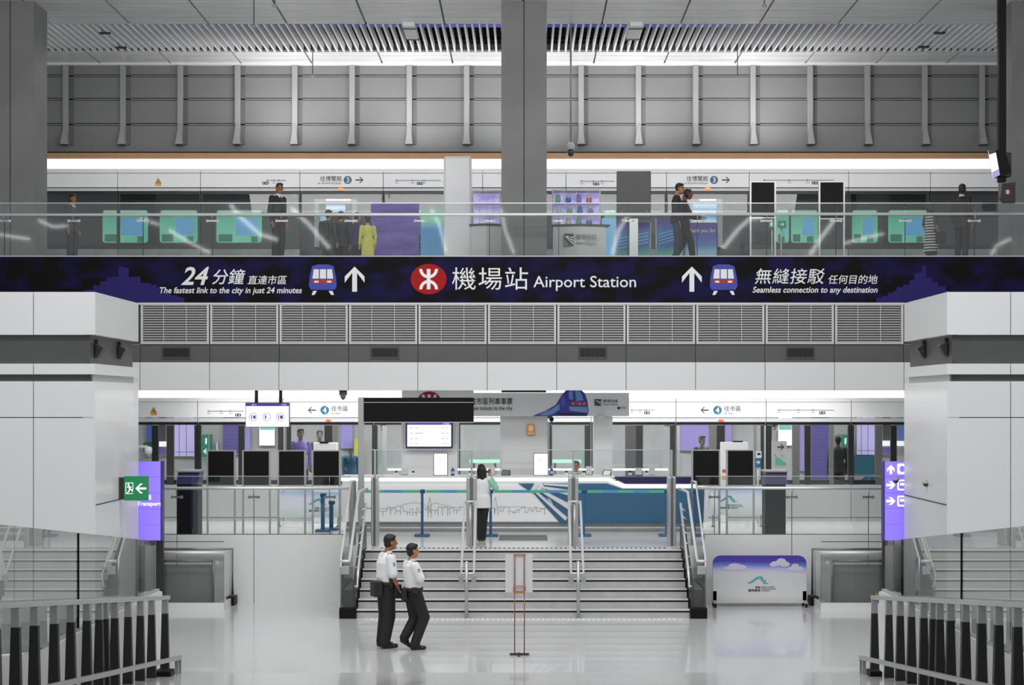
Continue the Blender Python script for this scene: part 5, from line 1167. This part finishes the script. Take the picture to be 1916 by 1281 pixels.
wallthing('information_desk', 'teal blue panel beyond the screen doors near the right violet sign', 'panel', (1598, 853, 1638, 888), M('2f6070', .4, emit=.12), None, 46.6)
wallthing('information_desk', 'blue and grey printed panel below the teal panel near the right violet sign', 'panel', (1598, 890.5, 1638, 906), M('35617f', .4, emit=.1), lambda t, x0, y0, x1, y1, D: obj('print', MB().poly([(x0, y0), (x0 + 22, y0), (x0, y1)], D - .006, .006), M(170, .5), t), 46.5)
wallthing('light_box', 'dark grey panel with white sill beyond the screen doors near the right violet sign', 'panel', (1652, 780, 1667, 823), M(85, .5))
tag(obj('bright_sill', MB().pbox(1651, 825, 1692, 834, 46.6, .4), M(245, .4, emit=.6)), 'white glowing sill beyond the screen doors near the right violet sign', 'sill')
wallthing('light_box', 'small violet panel below the white sill near the right violet sign', 'panel', (1651, 836, 1667, 850), M('7a70b0', .4, emit=.2))
wallthing('light_box', 'blue lit panel at the far right end beyond the screen doors', 'panel', (1679, 780, 1695, 824), M('5f70a8', .4, emit=.25))
for lab, x0, x1, d in (('green exit sign beyond the screen doors left of the four dark display backs', 377, 390, 'l'), ('green exit sign beyond the screen doors near the right violet sign', 1574, 1586, 'l')):
    def ex(t, a, b, c, dd, D, d=d): obj('symbol', MB().poly(arrow((a + c) / 2 + 1, dd - 11, 10, 9, 2.2, d), D - .006, .006).poly(oval((a + c) / 2 + 2, b + 8, 2, 2, 10), D - .006, .006).poly([((a + c) / 2, b + 11), ((a + c) / 2 + 4, b + 10), ((a + c) / 2 + 3, b + 18), ((a + c) / 2 + 1, b + 18)], D - .006, .006), M(225, .4, emit=.6), t)
    wallthing('exit_sign', lab, 'sign', (x0, 813, x1, 855), M('2f7a60', .4, emit=.3), ex, 46.4)
def benches(lab, x0, x1, y, c):
    D = 45.8; t = thing('bench', lab, 'bench', (X((x0 + x1) / 2, D), D, 1.42))
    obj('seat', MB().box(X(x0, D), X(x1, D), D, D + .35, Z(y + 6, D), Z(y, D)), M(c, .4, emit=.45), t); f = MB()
    for q in (.15, .85): f.box(X(x0 + (x1 - x0) * q, D) - .03, X(x0 + (x1 - x0) * q, D) + .03, D + .1, D + .2, 1.42, Z(y + 6, D))
    obj('legs', f, M(120, .4), t)
benches('mint glowing bench edge seen through the glass behind the counter, left', 878, 935, 860, 'b8ead2'); benches('mint glowing bench edge seen through the glass behind the counter, right', 1030, 1088, 860, 'b8ead2')
# desk frames and panels standing on the lower platform behind the glass
D = 41.3
t = thing('service_desk', 'white service desk top with dark slot left of the gantry', 'desk', (X(607, D), D, PF))
obj('cabinet', MB().box(X(586, D), X(630, D), D, D + .35, PF, Z(828, D), 0, .01), M(214, .4), t); obj('slot', MB().pbox(598, 826, 614, 829, D - .01, .2), BLACK, t)
t = thing('service_desk', 'white arch shaped service desk right of the counter', 'desk', (X(1375, D), D, PF))
obj('frame', MB().box(X(1350, D), X(1360, D), D, D + .3, PF, Z(827, D)).box(X(1360, D), X(1400, D), D, D + .3, Z(841, D), Z(827, D)), M(218, .4), t); obj('slot', MB().pbox(1372, 824.5, 1390, 827.5, D + .02, .2), BLACK, t); obj('sticker', MB().pbox(1351.5, 878, 1358, 884, D - .004, .005).pbox(1351, 891, 1358, 897, D - .004, .005, 1), [M('b04a60', .5), M('d8a050', .5)], t)
D = 41.0
t = thing('direction_sign', 'grey standing panel with right arrow and green print right of the stairs', 'panel', (X(1458, D), D, PF))
obj('panel', MB().box(X(1444, D), X(1472, D), D, D + .05, PF, Z(825, D)), M(186, .4), t); obj('arrow_sign', MB().poly(arrow(1461, 836, 10, 13, 2, 'r'), D - .006, .006), INK, t)
obj('print', MB().poly([(1452, 853), (1471, 866), (1471, 870), (1450, 870)], D - .006, .006).poly(oval(1450, 851, 2, 2, 10), D - .007, .006).poly(oval(1463, 852, 2, 2, 10), D - .007, .006), M('5fae90', .5), t)
t = thing('arrow_post', 'small blue arrow sign on a post beside the right dark display back', 'sign', (X(1419, D), D, PF))
obj('plate', MB().pbox(1413, 857, 1424, 874, D, .03), M('2f6a98', .4), t); obj('arrow_sign', MB().poly(arrow(1418.5, 864.5, 6.5, 8, 1.8, 'r'), D - .006, .006), M(235, .5), t); obj('icon_plate', MB().pbox(1415, 844, 1425, 856, D, .03), M(230, .4), t); ip = obj('icon', MB().pbox(1417, 847, 1423, 851, D - .005, .005), INK, t)
obj('post', MB().tube([(X(1419, D), D + .03, PF), (X(1419, D), D + .03, Z(857, D))], .02), STEEL, t)
# ================================================================ people
def fuse(mb, name, voxel, smooth=3):
    me = mb.mesh(name); o = bpy.data.objects.new('tmp', me); COL.objects.link(o)
    r = o.modifiers.new('r', 'REMESH'); r.mode = 'VOXEL'; r.voxel_size = voxel; r.use_smooth_shade = True
    s = o.modifiers.new('s', 'SMOOTH'); s.iterations = smooth; s.factor = .5
    dg = bpy.context.evaluated_depsgraph_get(); out = bpy.data.meshes.new_from_object(o.evaluated_get(dg)); out.name = name
    bpy.data.objects.remove(o)
    for p in out.polygons: p.use_smooth = True
    return out
SKIN = M('b07a55', .5)
def person(label, px, D, zf, H, ang, skin='a9744f', hair='15120f', top=None, bottom=None, shoes='1b1b1b', pose=None, sleeve=1.0, hem=.80, longhair=0, jacket=False, voxel=.012, group=None, extras=None, glasses=False, collar=None, dxy=(0, 0), bulk=1.0):
    k = H / 1.75; a = math.radians(ang); fw = Vector((math.cos(a), math.sin(a), 0)); rt = Vector((math.sin(a), -math.cos(a), 0))
    R0 = Vector((X(px, D) + dxy[0], D + dxy[1], zf))
    root = thing('person', label, 'person', R0, group)
    J = dict(pel=(0, 0, .95), waist=(0, 0, 1.09), chest=(.01, 0, 1.28), sho=(0, 0, 1.42), neck=(.01, 0, 1.50), head=(.03, 0, 1.635), hd=0,
             hipR=(0, .085, .93), hipL=(0, -.085, .93), kneeR=(.03, .10, .50), kneeL=(.03, -.10, .50), ankR=(-.01, .10, .09), ankL=(-.01, -.10, .09), toeR=(.15, .12, .04), toeL=(.15, -.12, .04),
             shR=(-.005, .185, 1.41), shL=(-.005, -.185, 1.41), elR=(-.03, .235, 1.13), elL=(-.03, -.235, 1.13), wrR=(.05, .24, .90), wrL=(.05, -.24, .90), hnR=(.08, .235, .80), hnL=(.08, -.235, .80))
    J.update(pose or {})
    def V(p): return R0 + (fw * p[0] + rt * p[1] + Vector((0, 0, p[2]))) * k
    def G(n): return V(J[n])
    vox = voxel
    def rings(spec, bk=1.0):
        out = []
        for (n, dz, rf, rs) in spec:
            rf *= bk; rs *= bk
            p = J[n]; c = (p[0], p[1], p[2] + dz)
            out.append([V((c[0] + rf * math.cos(t), c[1] + rs * math.sin(t), c[2])) for t in [2 * math.pi * i / 18 for i in range(18)]])
        return out
    hx = math.radians(J['hd']); hf = Vector((math.cos(hx), -math.sin(hx), 0)); hr = Vector((math.sin(hx), math.cos(hx), 0))
    HC = Vector(J['head'])
    def Hd(f, r, z): q = HC + hf * f + hr * r + Vector((0, 0, z)); return V(q)
    HM = Matrix((( *(fw * hf.x + rt * hf.y),), ( *(fw * hr.x + rt * hr.y),), (0, 0, 1))).transposed()
    # one continuous body
    b = MB()
    b.loft(rings([('pel', -.08, .085, .13), ('pel', 0, .10, .15), ('waist', 0, .09, .125), ('chest', -.06, .10, .145), ('chest', .04, .105, .155), ('sho', -.02, .085, .15), ('sho', .05, .06, .08)]))
    b.cap(G('sho'), V((J['neck'][0] + .005, J['neck'][1], J['neck'][2] + .06)), .06 * k, .053 * k)
    b.ell(Hd(-.012, 0, .035), (.092 * k, .073 * k, .085 * k), 0, HM); b.ell(Hd(.018, 0, -.035), (.068 * k, .058 * k, .082 * k), 0, HM)
    b.cap(Hd(.085, 0, .012), Hd(.102, 0, -.022), .008 * k, .014 * k); b.ell(Hd(.06, 0, -.085), (.025 * k, .028 * k, .022 * k), 0, HM)
    for s in (-1, 1): b.ell(Hd(-.005, s * .076, -.005), (.022 * k, .012 * k, .034 * k), 0, HM)
    b.cap(Hd(.075, .018, -.052), Hd(.075, -.018, -.052), .009 * k, .009 * k)
    for s in 'RL':
        b.cap(G('hip' + s), G('knee' + s), .078 * k, .054 * k); b.cap(G('knee' + s), G('ank' + s), .053 * k, .036 * k); b.cap(G('ank' + s), V(Vector(J['ank' + s]).lerp(Vector(J['toe' + s]), .75) + Vector((0, 0, -.012))), .034 * k, .020 * k)
        b.cap(G('sh' + s), G('el' + s), .05 * k, .038 * k); b.cap(G('el' + s), G('wr' + s), .038 * k, .026 * k)
        w, h = G('wr' + s), G('hn' + s); d = (h - w); d.normalize() if d.length > 0 else None
        side = d.cross(fw if abs(d.dot(fw)) < .8 else Vector((0, 0, 1))).normalized(); nrm = d.cross(side)
        pm = w + d * .075 * k
        b.cap(w, w + d * .03 * k, .026 * k, .024 * k)
        for q in (-1.5, -.5, .5, 1.5):
            ba = w + d * .03 * k + side * q * .012 * k; kn = w + d * .088 * k + side * q * .018 * k
            L = (.072, .082, .078, .06)[int(q + 1.5)]
            b.cap(ba, kn, .016 * k, .012 * k, 0, 8); mid = kn + d * L * .5 * k + nrm * .006 * k; b.cap(kn, mid, .0105 * k, .0095 * k, 0, 8); b.cap(mid, mid + (d * .8 + nrm * .5).normalized() * L * .5 * k, .0095 * k, .008 * k, 0, 8)
        tb = w + d * .03 * k + side * .022 * k; b.cap(tb, tb + (d * .6 + side * .75).normalized() * .04 * k, .014 * k, .011 * k, 0, 8); tb2 = tb + (d * .6 + side * .75).normalized() * .04 * k; b.cap(tb2, tb2 + (d * .9 + side * .2).normalized() * .03 * k, .011 * k, .009 * k, 0, 8)
    obj('body', fuse(b, 'body', min(vox, .0085) * k), M(skin, .5), root)
    # hair
    h = MB(); h.ell(Hd(-.026, 0, .045), (.096 * k, .083 * k, .093 * k), 0, HM); h.ell(Hd(-.05, 0, -.01), (.062 * k, .078 * k, .085 * k), 0, HM); h.cap(Hd(.035, .04, .09), Hd(.035, -.04, .09), .035 * k, .035 * k)
    if longhair:
        h.cap(Hd(-.06, 0, .0), Hd(-.085, .0, -longhair), .085 * k, .06 * k); h.cap(Hd(-.03, .06, .0), Hd(-.06, .07, -longhair * .8), .055 * k, .045 * k); h.cap(Hd(-.03, -.06, .0), Hd(-.06, -.07, -longhair * .8), .055 * k, .045 * k)
    obj('hair', fuse(h, 'hair', .010 * k), M(hair, .55), root)
    e = MB()
    for s in (-1, 1): e.ell(Hd(.073, s * .03, .012), (.011 * k, .013 * k, .007 * k), 0, HM, 10, 6); e.cap(Hd(.077, s * .018, .035), Hd(.068, s * .046, .034), .005 * k, .004 * k, 0, 6)
    e.cap(Hd(.083, .02, -.05), Hd(.083, -.02, -.05), .004 * k, .004 * k, 1, 6)
    obj('face_features', e, [M(22, .3), M('6a3a30', .5)], root)
    if glasses:
        g = MB()
        for s in (-1, 1):
            c = Hd(.095, s * .033, .010)
            for i in range(12):
                t0, t1 = 2 * math.pi * i / 12, 2 * math.pi * (i + 1) / 12
                g.tube([c + (rt * (hr.y) * math.cos(t0) * .024 + Vector((0, 0, .018 * math.sin(t0)))) * k, c + (rt * hr.y * math.cos(t1) * .024 + Vector((0, 0, .018 * math.sin(t1)))) * k], .003, 5)
            g.tube([Hd(.095, s * .057, .012), Hd(.0, s * .083, .012)], .003, 5)
        g.tube([Hd(.097, .01, .012), Hd(.097, -.01, .012)], .003, 5); obj('glasses', g, M('a04a60', .3), root)
    # trousers
    t = MB(); t.loft(rings([('pel', -.10, .10, .15), ('pel', 0, .110, .158), ('waist', -.04, .096, .132)], bulk))
    for s in 'RL':
        t.cap(G('hip' + s), G('knee' + s), .102 * k * bulk, .084 * k * bulk); t.cap(G('knee' + s), V((J['ank' + s][0], J['ank' + s][1], J['ank' + s][2] + .0)), .084 * k * bulk, .068 * k * bulk)
    if bottom: obj('trousers', fuse(t, 'trousers', vox * k), bottom if not isinstance(bottom, str) else M(bottom, .8), root)
    # shoes
    for s in 'RL':
        m = MB(); A, T = Vector(J['ank' + s]), Vector(J['toe' + s]); dv = (T - A); dv.z = dv.z; 
        heel = A + Vector((-.035 * (1 if dv.x >= 0 else -1), 0, -.045)); m.cap(V(heel), V(T), .042 * k, .036 * k); m.cap(V(A), V(A + (T - A) * .4), .046 * k, .042 * k); m.ell(V(A + (T - A) * .95), (.045 * k, .045 * k, .03 * k))
        me = fuse(m, 'shoe', .011 * k)
        zmin = zf + .002
        for v in me.vertices: v.co.z = max(v.co.z, zmin)
        obj('shoe', me, M(shoes, .4), root)
    # upper garment
    c = MB(); lowz = hem
    sp = [('pel', lowz - .95, .14, .198)] if jacket else [('pel', .03, .122, .172)]
    sp += [('pel', .06, .132, .19) if jacket else ('pel', .06, .122, .172), ('waist', 0, .115, .15), ('chest', -.06, .122, .168), ('chest', .04, .125, .178), ('sho', -.02, .10, .172), ('sho', .035, .075, .10), ('sho', .06, .062, .07)]
    c.loft(rings(sp[:-2], bulk)) if bulk == 1.0 else c.loft(rings(sp[:-2], bulk)); c.loft(rings(sp[-3:]))
    for s in 'RL':
        sh, el, wr = G('sh' + s), G('el' + s), G('wr' + s)
        if sleeve <= 1.0: c.cap(sh, sh + (el - sh) * sleeve * .88, .070 * k * bulk, .069 * k * bulk)
        else: c.cap(sh, el, .068 * k * bulk, .055 * k * bulk); c.cap(el, el + (wr - el) * .93, .055 * k * bulk, .042 * k * bulk)
    obj('jacket' if jacket else 'shirt', fuse(c, 'shirt', vox * k), top if not isinstance(top, str) else M(top, .75), root)
    if collar:
        q = MB(); q.lathe(tuple(V((J['neck'][0], J['neck'][1], J['neck'][2] - .03))), [(.068 * k, 0), (.062 * k, .03 * k), (.058 * k, .045 * k)], 16); obj('collar', q, M(collar, .6), root)
    if extras: extras(root, V, J, k, fw, rt)
    return root
DARKSUIT, DARKT = M(30, .7), M(26, .7)
SHIRT, BLKT = M(232, .7), M(24, .75, noise=.15, nscale=8)
# --- the two guards
def duty_belt(root, V, J, k, fw, rt, pouch=True, yellow=False):
    w = J['waist']; b = MB()
    rr = [[V((J['pel'][0] + (.158) * math.cos(t), J['pel'][1] + .216 * math.sin(t), J['pel'][2] + z)) for t in [2 * math.pi * i / 24 for i in range(24)]] for z in (.03, .085)]
    b.loft(rr); obj('belt', b, M(22, .5), root)
    def pack(name, f, r, z, sf, sr, sz):
        m = MB(); pts = []
        for zz in (z - sz, z + sz):
            for df, dr in ((-sf, -sr), (sf, -sr), (sf, sr), (-sf, sr)): pts.append(V((J['pel'][0] + f + df, J['pel'][1] + r + dr, J['pel'][2] + zz)))
        m.hexa(pts, 0, .012); obj(name, m, M(30, .55), root)
    if pouch:
        pack('pouch', -.19, .06, -.02, .07, .10, .12); pack('holster', .10, .225, -.06, .055, .03, .11); pack('radio', -.01, .215, .07, .025, .025, .08)
        r = MB().tube([V((J['pel'][0] - .01, J['pel'][1] + .215, J['pel'][2] + .14)), V((J['pel'][0] - .01, J['pel'][1] + .215, J['pel'][2] + .22))], .008, 6); obj('antenna', r, BLACK, root)
    else:
        pack('pouch', -.05, .21, .05, .05, .03, .05); pack('radio', -.17, .03, -.02, .04, .05, .10)
    for s in (1, -1):
        sh = Vector(J['sh' + ('R' if s > 0 else 'L')]); m = MB()
        m.cap(V(sh + Vector((0, -.09 * s, .055))), V(sh + Vector((.0, .02 * s, .055))), .022 * k, .026 * k); obj('epaulette', m, M(30, .5), root)
        m = MB(); m.cap(V(sh + Vector((.012, -.03 * s, .072))), V(sh + Vector((.012, .02 * s, .068))), .009 * k, .009 * k); obj('epaulette_stripe', m, M('c0b030', .5), root)
        el = Vector(J['el' + ('R' if s > 0 else 'L')]); c = sh + (el - sh) * .33
        m = MB(); m.ell(V(c + Vector((.0, .072 * s, 0))), (.028 * k, .012, .04 * k), 0, None, 14, 8); pb = obj('sleeve_badge', m, M(95, .5), root)
        m = MB(); m.ell(V(c + Vector((.0, .077 * s, 0))), (.016 * k, .012, .024 * k), 0, None, 12, 6); obj('badge_centre', m, M(190, .5), pb)
DG1 = 3.9 * F / (1211 - HY)
person('standing guard in white shirt and black trousers, taller left one of the pair', 722, DG1, 0, 1.80, 26, collar='e0e0e0', bulk=1.15, skin='9a6644', top=SHIRT, bottom=BLKT, sleeve=.95, voxel=.009,
       pose=dict(pel=(.01, 0, .95), waist=(-.02, 0, 1.09), chest=(.0, 0, 1.28), sho=(.015, 0, 1.42), neck=(.04, 0, 1.49), head=(.085, 0, 1.63), hd=-8,
                 shR=(.01, .185, 1.40), shL=(.03, -.185, 1.40), elR=(.03, .235, 1.12), wrR=(.12, .235, .92), hnR=(.17, .225, .83), elL=(.02, -.24, 1.12), wrL=(.1, -.24, .9),
                 kneeR=(.02, .10, .50), ankR=(-.06, .11, .09), toeR=(.115, .14, .04), kneeL=(.02, -.10, .5), ankL=(-.04, -.10, .09), toeL=(.13, -.11, .04)),
       extras=lambda *a: duty_belt(*a))
DG2 = 3.9 * F / (1215 - HY)
person('guard in white shirt with crossed arms walking right, shorter right one of the pair', 773, DG2, 0, 1.68, 24, collar='e0e0e0', bulk=1.15, skin='b07d55', top=SHIRT, bottom=BLKT, sleeve=.98, voxel=.009,
       pose=dict(pel=(.0, 0, .95), waist=(-.015, 0, 1.09), chest=(-.02, 0, 1.28), sho=(-.04, 0, 1.42), neck=(-.02, 0, 1.49), head=(.0, 0, 1.63), hd=-4,
                 shR=(-.04, .185, 1.40), shL=(-.03, -.18, 1.40), elR=(.05, .24, 1.17), wrR=(.19, .07, 1.21), hnR=(.19, -.03, 1.23), elL=(.06, -.23, 1.17), wrL=(.17, -.05, 1.17), hnL=(.17, .06, 1.18),
                 hipR=(.01, .085, .93), kneeR=(.16, .09, .54), ankR=(-.01, .09, .09), toeR=(.155, .11, .04), hipL=(-.01, -.085, .93), kneeL=(.06, -.08, .50), ankL=(-.13, -.07, .20), toeL=(-.02, -.06, .055)),
       extras=lambda *a: duty_belt(*a, pouch=False))
# --- woman at the counter, seen from behind
def woman_x(root, V, J, k, fw, rt):
    m = MB(); m.box(0, .01, 0, .01, 0, .01) if False else None
    for s in 'RL':
        m = MB(); sh, el, wr = V(J['sh' + s]), V(J['el' + s]), V(J['wr' + s]); m.cap(sh + (el - sh) * .1, el, .086 * k, .074 * k); m.cap(el, el + (wr - el) * .92, .074 * k, .06 * k)
        obj('sleeve', fuse(m, 'sleeve', .012), M('8fc8b0', .7), root, 'mint green sleeve')
    m = MB()
    for q in range(6): m.cap(V((.06, .165, 1.30 - q * .1)), V((.055, .175, 1.20 - q * .1)), .03, .03)
    obj('side_stripe', fuse(m, 'stripe', .012), M('8fc8b0', .7), root, 'mint green side stripe')
    h = V(J['hnR']); m = MB(); m.hexa([h + Vector(v) for v in ((-.03, -.012, -.02), (.03, -.012, -.02), (.03, .0, -.02), (-.03, .0, -.02), (-.03, -.012, .11), (.03, -.012, .11), (.03, 0, .11), (-.03, 0, .11))], 0, .004); obj('phone', m, M('8a4a58', .4), root)
person('woman with long black hair in white and mint jacket at the counter', 900, 35.95, PF, 1.56, 82, bulk=1.16, skin='c9987a', top=M(222, .7), bottom=M(24, .8), jacket=True, hem=.76, sleeve=2, longhair=.30, voxel=.011,
       pose=dict(elR=(.05, .33, 1.22), wrR=(.20, .22, 1.40), hnR=(.22, .16, 1.52), elL=(.08, -.24, 1.14), wrL=(.25, -.2, 1.08), hnL=(.33, -.18, 1.08), ankR=(0, .04, .09), ankL=(0, -.03, .09), toeR=(.14, .05, .04), toeL=(.14, -.05, .04), kneeR=(.02, .055, .5), kneeL=(.02, -.055, .5), head=(.04, .0, 1.63), hd=25), extras=woman_x)
# --- clerk behind the counter
person('counter clerk with glasses in navy suit behind the counter', 1077.5, 39.8, PF, 1.80, -90, bulk=1.05, skin='b9805a', top=M('2a2a4a', .7), bottom=M(30, .8), jacket=True, sleeve=2, glasses=True, collar='d8d8d8', hair='33302e', voxel=.011, pose=dict(pel=(0, 0, .66), waist=(0, 0, .80), chest=(.01, 0, .99), sho=(0, 0, 1.13), neck=(.01, 0, 1.21), head=(.03, 0, 1.345), hipR=(0, .085, .64), hipL=(0, -.085, .64), kneeR=(.38, .11, .56), kneeL=(.38, -.11, .56), ankR=(.36, .11, .09), ankL=(.36, -.11, .09), toeR=(.5, .12, .04), toeL=(.5, -.12, .04),
       shR=(-.005, .185, 1.12), shL=(-.005, -.185, 1.12), elR=(-.03, .235, .85), elL=(-.03, -.235, .85), wrR=(.16, .2, .76), wrL=(.16, -.2, .76), hnR=(.24, .18, .74), hnL=(.24, -.18, .74)), hem=.62)
# --- upper deck
def tie(c):
    def f(root, V, J, k, fw, rt):
        m = MB(); s = Vector(J['sho']); m.hexa([V(s + Vector(v)) for v in ((.105, -.04, -.14), (.11, .04, -.14), (.10, .04, -.14), (.095, -.04, -.14), (.075, -.055, .055), (.075, .055, .055), (.06, .055, .055), (.06, -.055, .055))]); obj('shirt_front', m, M(225, .6), root)
        m = MB(); m.hexa([V(s + Vector(v)) for v in ((.13, -.018, -.2), (.13, .018, -.2), (.12, .018, -.2), (.12, -.018, -.2), (.085, -.014, .04), (.085, .014, .04), (.075, .014, .04), (.075, -.014, .04))]); obj('tie', m, M(c, .6), root)
    return f
def upper(lab, px, ytop, D, ang, H=1.72, **kw):
    zt = Z(ytop, D); return person(lab, px, D, UF, zt - UF, ang, **kw)
upper('man in dark suit looking right, at the left end of the upper deck', 134, 363, 40.8, -20, skin='8f5a2c', hair='241a12', top=M(52, .7), bottom=M(40, .7), jacket=True, sleeve=2, collar='9a9a9a', extras=tie('4a4a4a'))
upper('tall man in dark suit looking right, left of the upper train doorway', 520, 343, 39.6, -35, skin='9a6040', hair='1a1512', top=DARKSUIT, bottom=M(30, .7), jacket=True, sleeve=2, collar='d8d8d8', extras=tie('3a3a44'), pose=dict(hd=-35, head=(.05, 0, 1.63)))
upper('man in black top walking right, taller and left of two by the right train doorway', 1266, 343, 39.7, -5, skin='a07050', hair='17120f', top=M(28, .7), bottom=M('303848', .7), jacket=True, sleeve=2, hem=.86, pose=dict(head=(.08, 0, 1.63), hd=-25))
upper('man in black top pushing forward, right of two by the right train doorway', 1280, 354, 40.4, 0, skin='7a4a35', hair='201a17', top=M(30, .7), bottom=M(34, .7), jacket=True, sleeve=2, hem=.86, pose=dict(head=(.1, 0, 1.63), wrR=(.35, .2, 1.08), hnR=(.44, .18, 1.08), elR=(.12, .24, 1.15), elL=(.12, -.24, 1.15), wrL=(.35, -.2, 1.08), hnL=(.44, -.18, 1.08), kneeR=(.15, .1, .5), ankR=(.2, .1, .09), toeR=(.36, .1, .04), kneeL=(-.02, -.1, .5), ankL=(-.25, -.1, .14), toeL=(-.1, -.1, .05)))
def brief(root, V, J, k, fw, rt):
    h = V(J['hnL']); m = MB(); m.hexa([h + Vector(v) for v in ((-.2, -.03, -.36), (.2, -.03, -.36), (.2, .05, -.36), (-.2, .05, -.36), (-.2, -.03, -.06), (.2, -.03, -.06), (.2, .05, -.06), (-.2, .05, -.06))], 0, .01)
upper('man in dark suit turned away at the right end of the upper deck', 1799, 345, 39.5, 40, skin='8a4a4a', hair='201c1c', top=M(34, .7), bottom=M(34, .7), jacket=True, sleeve=2, collar='dadada', hem=.74, pose=dict(hd=30))
def stripes(root, V, J, k, fw, rt):
    m = MB()
    for q in range(13):
        z = .42 + q * .075; rr = []
        r = .205 if z < .9 else .175
        for dz in (0, .03): rr.append([V((.155 * math.cos(t) * (r / .175), r * math.sin(t), z + dz)) for t in [2 * math.pi * i / 20 for i in range(20)]])
        m.loft(rr)
    obj('stripes', m, M(200, .7), root, 'white garment stripes')
    m = MB(); rr = []
    for z, a, b in ((.36, .16, .20), (.6, .155, .20), (.9, .145, .195), (1.0, .12, .17)): rr.append([V((a * math.cos(t), b * math.sin(t), z)) for t in [2 * math.pi * i / 20 for i in range(20)]])
    m.loft(rr); obj('skirt', m, M(50, .7), root)
    c = V((.1, .26, .82)); m = MB().hexa([c + Vector(v) for v in ((-.12, -.05, -.16), (.12, -.05, -.16), (.12, .05, -.16), (-.12, .05, -.16), (-.12, -.05, .1), (.12, -.05, .1), (.12, .05, .1), (-.12, .05, .1))], 0, .01); obj('handbag', m, M(40, .6), root)
upper('woman in a black and white striped dress near the right end of the upper deck', 1742, 378, 41.0, 30, skin='8a6a58', hair='1c1818', top=M(60, .7), bottom=M(50, .7), longhair=.16, extras=stripes)
def pack(c):
    def f(root, V, J, k, fw, rt):
        m = MB(); m.hexa([V(v) for v in ((-.28, -.16, 1.0), (-.13, -.16, 1.0), (-.13, .16, 1.0), (-.28, .16, 1.0), (-.25, -.14, 1.45), (-.13, -.14, 1.45), (-.13, .14, 1.45), (-.25, .14, 1.45))], 0, .05); obj('backpack', m, M(c, .7), root)
    return f
upper('passenger with a dark backpack in the left train doorway', 614, 393, 44.0, 60, skin='a07858', hair='3a3430', top=M(60, .7), bottom=M(46, .7), jacket=True, sleeve=2, extras=pack(44))
upper('passenger in dark coat in the left train doorway', 638, 396, 44.3, 80, skin='a07858', hair='2a2624', top=M(44, .7), bottom=M(36, .7), jacket=True, sleeve=2)
upper('attendant in dark clothes with violet sash beside the yellow vest', 668, 398, 43.6, 30, skin='a07858', hair='2a2624', top=M('37305a', .7), bottom=M(36, .7), jacket=True, sleeve=2)
upper('attendant in a yellow vest seen from behind by the left train doorway', 688, 404, 43.2, 110, skin='a98a66', hair='2a2826', top=M('c4c060', .7), bottom=M('b0ac58', .7), jacket=True, hem=.55, sleeve=2)
def vis(root, V, J, k, fw, rt): pass
# --- people seen through the lower screen doors
def lower(lab, px, ytop, D, ang, **kw): return person(lab, px, D, 1.42, Z(ytop, D) - 1.42, ang, **kw)
lower('person in grey with short hair behind the right dark display backs', 1313, 815, 43.6, -60, skin='a09080', hair='55504c', top=M(110, .7), bottom=M(90, .7), jacket=True, sleeve=2)
lower('person in dark coat beyond the screen doors near the violet shutter', 1568, 815, 43.8, 90, skin='60554f', hair='303030', top=M(62, .7), bottom=M(55, .7), jacket=True, sleeve=2)
lower('person in a violet top beyond the screen doors right of the hanging screen', 562, 802, 43.6, -70, skin='8a7a70', hair='3a3838', top=M('9a88d0', .7), bottom=M(60, .7), jacket=True, sleeve=2)
lower('person in dark clothes behind the white service desk left of the gantry', 598, 805, 44.6, -80, skin='8f8078', hair='4a4644', top=M(90, .7), bottom=M(60, .7), jacket=True, sleeve=2)
lower('short person with grey hair and blue top left of the gantry post', 657, 838, 43.6, -80, skin='9a8a80', hair='6a6664', top=M('35617f', .7), bottom=M('98944a', .7), jacket=True, sleeve=2)
